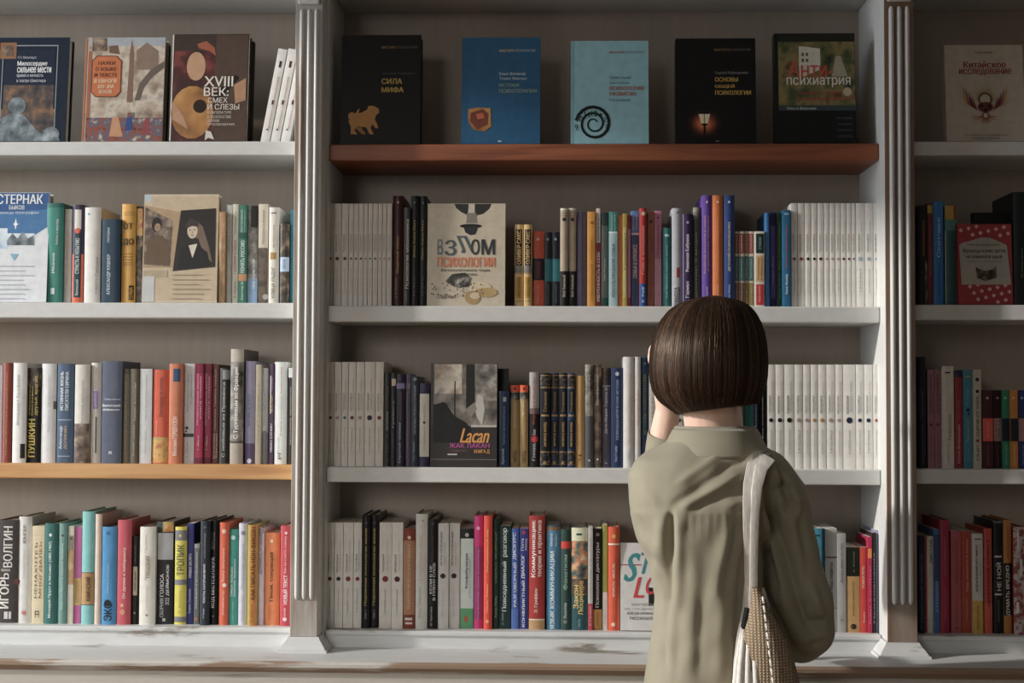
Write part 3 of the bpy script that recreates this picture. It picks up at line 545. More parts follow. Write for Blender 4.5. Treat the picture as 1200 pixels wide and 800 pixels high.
R['C3'] = wser([383.6,391,400,408,417,427,439.5,449.5], 424,
  [('2b2724','4c4844','a8a09a'),('b09a94','4c4844','a8a09a'),('2f6f7c','4c4844','b08c8c'),('5a2024','5c5450','c0a8a0'),('b09a94','4c4844','a8a09a'),('2b2724','4c4844','c09c88'),('8f2430','8c8680','b8b0a8')], 'e6e0d6', 'white paperback with {} mark') + [
 (450.2,457.6,436,'1c1a20','p','narrow black paperback with red brown text','t .15 .4 .5 .3 8c4c44 Эволюция|t .42 .62 .5 .3 a8a4a4 человека|t .66 .95 .5 .2 6c6868 книга'),
 (458,464,437,'1e1c1e','p','narrow black paperback with pale pink square','b .06 .135 e8c8b8 .1 .95|t .3 .6 .5 .4 b8b4b0 Тревога|t .65 .9 .5 .2 6c6868 серия'),
 (464.4,474,438,'221e40','p','navy paperback with lavender band','b .1 .16 8c80b4|T .52 .96 .45 .32 b4b0d0 Скрытый человек|t .2 .5 .55 .28 8c6060 Введение в теорию'),
 (474.4,481,438,'6c6488','p','narrow lilac grey paperback','b .1 .16 9c90c0|b 0 1 8c7c78 .3 .55|t .2 .9 .45 .3 b0a098 Психология страха'),
 (481.4,491,441,'2c3448','p','dark slate paperback with pale lettering','o .03 .5 .4 8ca0a8|T .1 .64 .5 .28 98a4b8 ОСНОВЫ ПСИХОТЕРАПИИ|t .72 .94 .4 .26 a0acbc Карл Абрахам'),
 (491.6,503,449,'34265a','p','cream spine with violet top and foot','b .125 .88 dcd4c4 0 1|t .25 .8 .5 .2 94846c Индивид и личность|o .47 .5 .3 2c2824'),
 (584.4,597,458,'24406e','p','navy paperback with pale spine text','b .08 .14 c8d0dc .4 .7|t .2 .7 .5 .24 a0b0cc Критика и критическая мысль|T .76 .96 .42 .3 c4cee0 Краткий'),
 (598.2,608.8,451,'b4935a','h','left gold hardback with orange top','b 0 .085 ee5a2c|o .045 .5 .3 6c2410|m .09 .18 smoke|t .22 .52 .5 .2 e8dcc0 Фрагменты|T .8 .95 .5 .4 6c4c28 ЧИТЬ'),
 (609.2,619,451,'b4935a','h','right gold hardback with orange top','b 0 .085 ee5a2c|o .045 .5 .3 6c2410|m .09 .17 smoke|t .2 .38 .4 .26 e8dcc0 Прогулка|T .8 .95 .5 .4 6c4c28 ЧИТЬ'),
 (620.2,632,436,'1f1e24','h','black hardback with silver top and red ring','b 0 .38 aeaaa8|b .38 .44 6a6668|t .06 .55 .45 .3 b84434 Индивид и общество|o .705 .55 .72 c4343c|o .705 .55 .46 1f1e24|t .75 .93 .5 .36 d0cccc Говард|t .6 .66 .5 .3 d0cccc Бек'),
 ] + [(x0, x1, 437, c, 'h', d, f'm .02 .15 ornate|b .02 .03 a88448|b .15 .16 a88448|b .18 .42 14161f .12 .88|t .2 .41 .5 .34 a88c58 Сочинения|b .44 .46 a88448 .1 .9|b .5 .8 14161f .12 .88|T .52 .78 .5 .36 {t} ЗИГМУНД ФРЕЙД|m .84 .97 ornate|b .83 .84 a88448|b .965 .97 a88448|o .9 .5 .5 {c}') for x0, x1, c, t, d in
   ((633,644.8,'1c1e2a','c89c54','first of four ornate gilt hardbacks, black'), (645.1,654.8,'1e3c68','b8a070','second of four ornate gilt hardbacks, blue'),
    (655.1,664.8,'1c2438','c89c54','third of four ornate gilt hardbacks, navy'), (665.1,674,'20406c','c8a868','last of four ornate gilt hardbacks, blue'))] + [
 (674.5,685,440,'c99c58','h','plain kraft tan book','b 0 1 b4864a 0 .16|t .12 .6 .6 .12 b08448 Бумажный том|t .86 .92 .5 .3 5c3c20 Ч'),
 (685.6,695.4,427,'6f6d68','h','grey photographic spine with white dot','m 0 .5 grey|b .5 1 55565a|t .1 .5 .5 .26 b4b0a8 Очерки|o .93 .5 .22 e4e2de'),
 (695.8,704.8,427,'7c6c60','h','brown grey photographic spine','m 0 1 sepia|t .1 .4 .5 .28 d0c8bc Дневник|o .92 .5 .3 d8d0c4'),
 (705.2,715.4,431,'5c586a','h','grey violet hardback with pale title','m 0 .17 dusk|b .175 .19 b0acb8|T .2 .66 .5 .38 c8c4d0 Дети Марии Терезы III|t .92 .96 .5 .3 c8c4d0 Г'),
 (715.8,730,431,'223a66','h','navy hardback with white emblem and title','o .06 .52 .34 c4cce0|o .06 .52 .16 223a66|T .12 .72 .55 .22 98a8c8 ПСИХОАНАЛИТИЧЕСКИЕ ИСТОКИ|t .78 .94 .45 .24 b4c0d8 Питер Л. Гинзбург'),
 (730.4,743,418,'d8d6d2','h','tall white hardback with pink lettering','t .16 .78 .55 .26 d8a49c Психоанализ пограничных|t .85 .93 .5 .2 a0b4c4 Энц'),
 (743.4,750.8,418,'dad8d4','h','narrow tall white hardback with red lettering','t .3 .62 .5 .4 cf8c84 Защитные мифы'),
 (751.2,760,418,'285078','h','tall blue hardback with yellow lettering','o .06 .5 .3 8cb0cc|T .16 .70 .5 .36 a8a858 ИСТОРИИ ПСИХОТЕРАПИИ'),
 (760.4,768,428,'c9c4bc','p','pale grey book half behind the raised hand','t .3 .8 .5 .2 9cae98 память'),
 (768.3,776,429,'d8c0b8','p','pale pink book behind the raised forearm',''),
 (790.5,800.5,429,'d8d6d2','p','white book seen between forearm and neck','o .53 .5 .5 2b2724'),
 (855,863,432,'b8a4a0','p','rose grey book beside the woman\'s neck',''),
 (863.4,871.4,432,'a89c98','p','warm grey book beside the woman\'s neck',''),
 (871.8,882,430,'1f6c60','p','teal book just right of the woman\'s neck',''),
 (882.4,889.4,428,'1c2430','p','narrow navy book next to white paperbacks','t .3 .95 .5 .2 a0a8b4 письма об искусстве'),
 (889.8,897.6,428,'16181c','p','black book next to white paperbacks','t .3 .95 .5 .2 a0a4a8 философия сознания'),
 ] + wser([898.4,908.5,919,931,941,950,958.5,968.4,978.8,987.8,1002.8,1012.5,1023,1031], 427,
  [('2b2724','6c6660','c8b0a8')]*2+[('2b2724','4c4844','a8a29c')]+[('b09a94','8c8680','c8c0b8')]*2+[('b88a3e','6c6660','b4aea8')]*2+[('b09a94','8c7c78','c0aca8')]*2+[('2d2f52','6c7080','a8acb8')]*3+[('b3552e','8c8680','d8b4a0')], W2, 'white paperback with {} mark')
R['C4'] = wser([381.8,391.5,402,414,424], 612, [('5a2024','4c4844','a89c94'),('2b2724','6c5450','c09c94'),('8f2430','6c6660','b4aea8'),('8f2430','6c6660','b4aea8')], 'e8e3da', 'white paperback with {} mark') + [
 (424.4,433.4,603,'1c1a20','h','left of two tall gold lettered black hardbacks','o .07 .5 .3 4c4c58|T .12 .80 .5 .34 bca03c Подлинная психология жизни|t .84 .92 .5 .3 9c948c том 1'),
 (433.8,443.6,603,'1c1a20','h','right of two tall gold lettered black hardbacks','o .07 .5 .3 4c4c58|T .12 .80 .5 .34 bca03c Подлинная психология жизни|t .84 .92 .5 .3 9c948c том 2'),
 ] + wser([444.4,458.8,472.2], 612, [('8f2430','6c6660','cfc9c0'),('5a2024','6c6660','cfc9c0')], 'e8e3da', 'wider white paperback with {} disc') + [
 (472.6,486.4,619,'b98058','h','tan brown hardback with rust top and foot','b 0 .12 8c3c24|o .09 .5 .3 e8d0bc|t .16 .8 .5 .22 e4ccb0 ПСИХОЛОГИЯ БЕССОЗНАТЕЛЬНОГО|b .86 1 8c3c24|b .89 .915 e8d8cc .15 .8|b .935 .955 e8d8cc .2 .8'),
 (487,501,602,'d6d2c8','h','tall off white hardback with faint pink title','T .19 .58 .45 .28 dcb0a0 СИНДРОМ ЧУДА|t .64 .9 .4 .2 9c968e Рэнд Гейбриэл|o .06 .6 .2 a0a098'),
 (501.4,512.8,608,'1e1c1e','h','black hardback with white lettering','o .04 .5 .3 4c484c|t .16 .4 .5 .24 6c3438 Франсуаза|T .42 .68 .32 .24 d8d4d4 ЕСЛИ Б НЕ|T .40 .74 .66 .24 d8d4d4 В ПЛЕНУ СЛОВ|t .8 .97 .4 .22 c4c0c0 Ю. Кристева'),
 (513.2,525.8,613,'d4d0c9','p','left white paperback with dark spiral disc','T .08 .40 .3 .18 6c6862 ИГРЫ СОЗНАНИЯ|t .18 .4 .62 .14 a8a29c игры языка|o .5 .46 .5 3a2c26|o .505 .52 .26 d4d0c9|t .62 .88 .45 .12 a8a29c Эрик Берн'),
 (526.2,538.8,613,'d4d0c9','p','right white paperback with dark spiral disc','T .08 .40 .3 .18 6c6862 ИГРЫ СОЗНАНИЯ|t .18 .4 .62 .14 a8a29c игры языка|o .5 .46 .5 3a2c26|o .505 .52 .26 d4d0c9|t .62 .88 .45 .12 a8a29c Эрик Берн'),
 (539.2,554.8,619,'dce8e0','p','pale mint paperback with black top and green foot','b 0 .10 24282a|o .065 .5 .3 c8ccca|T .25 .60 .5 .26 3c5c58 Конфабуляция|t .3 .7 .75 .1 9cb0a8 роман в письмах|b .80 1 5fae74|b .88 .935 c8603c .32 .6'),
 (555.4,566.2,604,'d4287c','h','tall magenta hardback','o .11 .45 .4 f0a8cc|o .11 .45 .2 d4287c|b .27 1 a83474|t .30 .92 .5 .22 dc94bc Внутренний голос психолога|b .92 1 d4287c'),
 (566.8,577,604,'e8482c','h','tall orange red hardback with yellow text','t .12 .5 .45 .26 f4c484 Эмоциональный мир|t .6 .85 .45 .24 f4c484 Пауль Экман|o .93 .45 .4 f0a47c'),
 (577.6,584.8,608,'20443c','h','dark green hardback with downward lettering','V .12 .58 .5 .36 a4c0b0 УКРОЩЕНИЕ ТРОЛЛЕЙ|t .7 .9 .5 .34 a4c0b0 Анна Поль'),
 (585.4,598.6,616,'20403f','p','dark teal paperback lettered Повседневный разговор','T .02 .30 .52 .40 d8e0dc разговор|T .345 .83 .45 .44 d8e0dc Повседневный|t .84 .96 .3 .22 a4b8b0 Д. Левис'),
 (599.2,607.8,619,'3c5cac','p','blue paperback lettered РАЗГОВОРНЫЙ ДИСКУРС','T .04 .31 .45 .5 dce4f0 ДИСКУРС|T .34 .78 .45 .5 dce4f0 РАЗГОВОРНЫЙ|b .8 1 4c70bc'),
 (608.2,619.2,619,'2f3f8c','p','indigo paperback lettered КОНФЛИКТНЫЙ ДИАЛОГ','o .04 .5 .4 b43c48|t .1 .22 .35 .28 d0d4e8 Пэта|t .1 .22 .75 .28 d0d4e8 Хейвуд|T .26 .50 .45 .38 e0e4f2 ДИАЛОГ|T .52 .98 .45 .38 e0e4f2 КОНФЛИКТНЫЙ'),
 (619.8,638.6,604,'b0302a','h','wide red hardback lettered Коммуникация теория и практика','T .04 .54 .30 .32 f2e6e0 Коммуникация:|T .04 .54 .72 .26 f2e6e0 теория и практика|t .64 .85 .46 .24 f0dcd4 Э. Гриффин|m .91 1 map|b .905 .915 e8dcc8'),
 (640.4,656.8,615,'4a88ac','h','blue hardback lettered ЯЗЫК КОММУНИКАЦИИ','b 0 .015 2c5870|b .015 .05 8c6848|t .08 .2 .36 .2 d8e6ee Вера|t .08 .2 .7 .16 d8e6ee Манифест|T .25 .99 .45 .34 dcecf2 ЯЗЫК КОММУНИКАЦИИ'),
 (657.2,669,620,'30504a','h','dark green hardback lettered Фанатизм with a red patch','b .12 .19 dc3c2c .02 .98|T .25 .60 .46 .40 8cb0a0 Фанатизм|t .73 .93 .45 .3 c4d4cc О. Яхонтов'),
 (669.4,688.6,618,'2a5a60','h','thick colourful hardback with yellow lettering','b 0 .14 e4e4c0|b .055 .075 2c5060 .3 .65|m .13 .5 crowd|m .5 .66 dusk|T .56 .79 .28 .30 e8c86c Закон|T .52 .85 .62 .36 e8c86c Люцифера|t .89 .97 .5 .2 8cb0b0 Говард Блум'),
 (689,694.8,618,'c9c5bf','p','narrow white spine with red foot','t .1 .7 .5 .3 8c8882 Воображение и мышление|b .74 1 c43c4c|t .76 .95 .5 .4 f0c8cc Е. Гагарин'),
 (695.2,705.6,619,'2a2022','p','black paperback lettered Психология диктатуры','b .80 1 e0a048|o .06 .5 .4 a89c94|T .14 .78 .5 .46 f0ece8 Психология диктатуры|t .83 .96 .5 .2 8c6028 сборник'),
 (706,712,615,'9ca03c','p','narrow olive and white spine','b .64 1 d8d6d0|t .7 .95 .5 .14 a8a49c записки'),
 (712.6,726,617,'e0552c','h','orange hardback with white line and gold flower','b .16 .175 f2e0d4|o .09 .5 .36 e8b03c|T .35 .67 .48 .2 f4cdb8 ВЛАСТЬ · МЫСЛЬ|o .94 .45 .36 f2d4b4'),
 (945,951,616,'d4d0c8','p','white sliver beside the woman\'s sleeve',''),
 (951.4,965.6,619,'3a9cb8','p','turquoise paperback with dark blue edge','b 0 1 1c4c68 .82 1|b .06 .075 1c4c68 .2 .7|T .16 .44 .45 .3 d4ecf2 Далеко и близко|m .5 .95 dusk'),
 (966.8,981,619,'d2d2d0','p','white paperback lettered САМООТВОД ЗАЩИТЫ','m 0 .28 grey|b 0 .27 c9c9c8|b .28 .286 4c4c4c|T .33 .75 .55 .26 4c4c4c САМООТВОД ЗАЩИТЫ|b .765 .77 4c4c4c'),
 (981.4,991.6,625,'b4b2ae','p','grey paperback with handwritten title','t .1 .5 .5 .32 5c5a58 Десять минут до утра|t .8 .92 .5 .3 8c8a88 Т.'),
 (992,1007.6,641,'c89c5c','p','kraft paperback with black upper third','b 0 .34 262a1e|t .05 .3 .55 .1 8c9078 А. Белов|t .4 .8 .5 .14 6c4c28 Бессмертие и повседневная мысль|o .93 .5 .42 3c2c1c|o .93 .5 .22 c89c5c'),
 (1008,1017,641,'d84434','p','short red paperback','b 0 1 c8304c .7 1|T .22 .48 .4 .36 f4c0a4 НЕМАЯ РЕЧЬ|t .75 .88 .5 .3 f0c4b4 Борис'),
 (1017.3,1022,629,'c01c50','p','narrow crimson spine with orange square','b .12 .22 e88c2c|t .3 .9 .5 .4 e888a8 Кен Уилбер'),
 (1022.3,1026.2,624,'3a2a2c','p','narrow dark spine between crimson and lilac','t .2 .9 .5 .4 b4a4a0 Психоанализ'),
 (1026.6,1033.6,621,'9c9cc0','p','lilac spine against the right fluted pilaster',''),
]
R['R1'] = []
R['R2'] = [
 (1075.5,1086.6,241,'26242a','h','black book with gold and red lettering','T .15 .5 .6 .26 c86c30 Гостеприимство|m .55 1 smoke|b .55 1 201e24 0 .75'),
 (1087,1093,238,'7c2c34','p','narrow dark red spine with yellow top','b .02 .1 b8a030|t .2 .7 .5 .3 b8707c большая книга'),
 (1093.4,1105.6,236,'1a7cc8','h','bright blue hardback','T .14 .54 .5 .34 a4d4f4 Скетчинг|t .6 .9 .5 .2 1c5c9c основы'),
 (1107,1121,241,'2c6a6c','h','teal hardback with yellow top','b 0 .14 c4a428|b 0 .14 a4442c .75 1|b .14 1 a8c4bc 0 .1|b .14 .25 4c9090'),
 (1187.5,1203,225,'1e2e2e','h','tall dark green hardback at the picture edge','t .5 .75 .6 .1 8ca09c Библия'),
]
R['R3'] = [
 (1076.2,1085,418,'1c2436','h','tall navy black hardback beside right pilaster','t .3 .55 .5 .24 6c7890 Пирожные|t .6 .95 .5 .24 5c6880 французские'),
 (1087,1094.8,433,'a8707c','p','left one of two dusty pink paperbacks','T .05 .45 .5 .34 6c3c48 ХЛЕБ И ВИНО|o .56 .5 .5 7c2c3c|t .65 .9 .5 .24 7c4c58 на ужин'),
 (1095.1,1103,433,'a8707c','p','right one of two dusty pink paperbacks','T .05 .45 .5 .34 6c3c48 ХЛЕБ И ВИНО|o .56 .5 .5 7c2c3c|t .65 .9 .5 .24 7c4c58 на ужин'),
 (1103.6,1118,429,'ddd6ca','h','white hardback with script lettering','b .055 .07 3c3834 .25 .7|t .08 .4 .45 .08 b4aca0 кулинарная книга|T .47 .72 .6 .28 8c8478 Разносолы|t .76 .93 .5 .18 9c9488 Мария Антон'),
 (1118.6,1128,435,'a42434','h','dark red hardback','b 0 .06 2c2c58|t .3 .5 .5 .26 d07880 Кухня|T .55 .95 .5 .4 e0a8ac Кухня Флоренции'),
 (1128.6,1140,433,'3c90ac','p','blue paperback with black swirl','b .065 .075 c8b050 .2 .8|t .2 .36 .5 .3 7cc0d0 Кухня|o .41 .5 .4 1c3c5c|o .45 .6 .24 1c3c5c|T .5 .74 .5 .4 98b494 Лунный суп|t .8 .92 .5 .26 7cb4c4 Кари'),
 (1140.6,1150.2,433,'cfc6b4','p','cream spine with heart and black capitals','o .1 .5 .5 3c3430|o .1 .5 .28 cfc6b4|o .22 .5 .44 2c2824|T .27 .68 .5 .3 4c443c СЫРОВ ОТ ТОБУ|o .72 .5 .4 a4343c|T .77 .92 .5 .28 4c443c СЫР'),
 (1151.6,1163.8,457,'5c2430','p','short maroon paperback with red middle band','b .36 .65 f0584c|o .1 .45 .26 d8b8bc|t .4 .6 .5 .2 f4a094 пицца|t .7 .95 .5 .16 a06070 рецепты'),
 (1164.2,1174,457,'481c2c','p','short maroon paperback with pink middle band','b .36 .65 c89c90|o .1 .5 .28 e0c4c8|t .38 .62 .35 .2 6c444c суп|t .38 .62 .65 .2 6c444c паста|t .7 .95 .5 .16 906070 рецепты'),
 (1174.4,1183.6,457,'1c9470','p','short green paperback with navy middle band','b .36 .65 1c2c4c|o .1 .4 .3 b0e0d0|t .7 .95 .5 .22 90d0bc салаты дня'),
 (1184,1193,457,'d88424','p','short orange paperback with navy middle band','b .36 .65 26283c|o .1 .4 .3 f0d0a0|t .7 .95 .5 .2 f0c480 выпечка'),
 (1193.4,1204,457,'2c448c','p','short blue paperback with pink band at the edge','b .36 .65 c8989c|o .1 .4 .3 c0cce8|t .7 .95 .5 .2 98a8d8 десерты'),
]
R['R4'] = [
 (1077,1083,627,'22304c','p','narrow dark blue spine beside right pilaster','t .2 .95 .5 .3 8090b0 Главная книга'),
 (1083.4,1094,628,'d8cebc','h','white spine with red edge','b 0 1 b03038 0 .26|T .04 .28 .66 .4 5c4c44 ЛИСТАЙ'),
 (1094.4,1101,620,'3c6ca4','p','narrow blue spine','b .05 .5 2c4c7c|t .5 .8 .5 .34 98b8dc Лидер'),
 (1101.5,1112.4,609,'a41c40','h','tall red hardback','t .15 .5 .5 .24 d07080 Сила привычки|t .6 .9 .5 .2 c06070 Ларсен'),
 (1114.4,1126.4,622,'b8545c','p','rose red paperback','t .1 .5 .55 .2 7c3038 Мягкие навыки|t .6 .9 .55 .18 8c3c44 общения|o .95 .55 .24 7c3038'),
 (1126.8,1138.6,622,'b8482c','p','rust orange paperback','t .08 .6 .55 .2 ecb8a0 Твоя личность в плюсе|t .65 .9 .5 .18 d89478 Эванс'),
 (1139.2,1152,625,'d4d0c6','h','white hardback with yellow foot','b .05 .06 3c3834 .2 .85|T .1 .58 .38 .3 3c3a36 ИДЕАЛЬНЫЙ АРГУМЕНТ|t .1 .6 .72 .12 7c7872 искусство убеждать|b .67 1 d8a830|t .72 .95 .5 .24 6c5010 книга о речи'),
 (1153,1162.6,619,'cc4838','h','red orange hardback with dark lettering','T .1 .74 .5 .42 6c1c18 ЦИФРОВОЙ ЭТИКЕТ|b .72 1 dc5840'),
 (1164.2,1175,610,'1e1c20','h','black hardback lettered НЕНОЙ','b .0 .02 6c6868|b .31 .325 d0cccc .1 .9|T .37 .62 .5 .58 d8d4d4 НЕ НОЙ|b .645 .66 d0cccc .1 .9|t .7 .9 .5 .16 8c8888 Джен Синсеро'),
 (1176,1185.4,609,'c88028','h','orange, black and white hardback','b .38 .84 201c1c|T .4 .84 .5 .5 e0dcd4 ДУМАТЬ ВРЕДНО|t .05 .35 .5 .2 8c5418 Аллен'),
 (1187.6,1202,617,'b02430','h','red and white patterned spine at the picture edge','m 0 1 tartan|b .05 .2 e0d8d0 .3 .45|b .3 .45 e0d8d0 .5 .7|b .7 .8 e0d8d0 .2 .4'),
]

# ---- covers shown face out: (row, x0, x1, top, thickness m, lean deg, front Y, colour, description, print in photo pixels)
def circ(cx, cy, rx, ry, n=18, a0=0, a1=360): return [(cx+rx*math.cos(math.radians(a0+(a1-a0)*i/n)), cy+ry*math.sin(math.radians(a0+(a1-a0)*i/n))) for i in range(n)]
def spiral(cx, cy, r0, r1, turns, w0, w1, hexcol, n=44):
    pts = []
    for i in range(n+1):
        t = i/n; a = math.radians(-170)+turns*2*math.pi*t; r = r0+(r1-r0)*t; w = w0+(w1-w0)*t
        pts.append(((cx+(r+w)*math.cos(a), cy+(r+w)*math.sin(a)), (cx+(r-w)*math.cos(a), cy+(r-w)*math.sin(a))))
    return ('strip', pts, hexcol)
dots = []
for j in range(-2, 14):
    for i in range(-3, 9):
        x, y = 1122+i*9.2+(j*4.6 if True else 0)-j*0.0, 263+j*7.4-i*2.2
        if 1123.5 < x < 1184.5 and (264.5 < y < 355) and not (283-6 < y < 330+4): dots.append(('p', [(x-2.6, y), (x, y-2.6), (x+2.6, y), (x, y+2.6)], 'e8b4b8'))
rays = []
for k in range(15):
    a = math.radians(180+k*180/14); cx, cy = 1154, 117
    rays.append(('p', [(cx+8*math.cos(a-.08), cy+8*math.sin(a-.08)), (cx+17*math.cos(a), cy+17*math.sin(a)), (cx+8*math.cos(a+.08), cy+8*math.sin(a+.08))], 'b8924c'))
for k in range(9):
    a = math.radians(10+k*20); cx, cy = 1154, 136
    rays.append(('p', [(cx+4*math.cos(a-.2), cy+4*math.sin(a-.2)), (cx+(20 if k in (0, 1, 7, 8) else 12)*math.cos(a), cy+12*math.sin(a)), (cx+4*math.cos(a+.2), cy+4*math.sin(a+.2))], 'c07850'))
for s in (-1, 1):
    for k in range(4):
        x = 1154+s*(9+k*3.6); rays.append(('p', [(x, 130-k*2), (x+s*7, 112-k*4.5), (x+s*4.5, 127-k*2.6)], ['8c3440', '6c2c4c', 'a8503c', 'c8a05c'][k]))
octa = lambda x0, y0, x1, y1, c: [(x0+c, y0), (x1-c, y0), (x1-c*.6, y0+c*.6), (x1, y0+c), (x1, y1-c), (x1-c, y1), (x0+c, y1), (x0, y1-c), (x0, y0+c)]
def lines(x0, x1, y0, dy, n, hexcol, h=1.1):
    r = random.Random(int(x0*7+y0)); return [('r', x0, y0+dy*i, x1-(x1-x0)*r.random()*.3, y0+dy*i+h, hexcol) for i in range(n)]
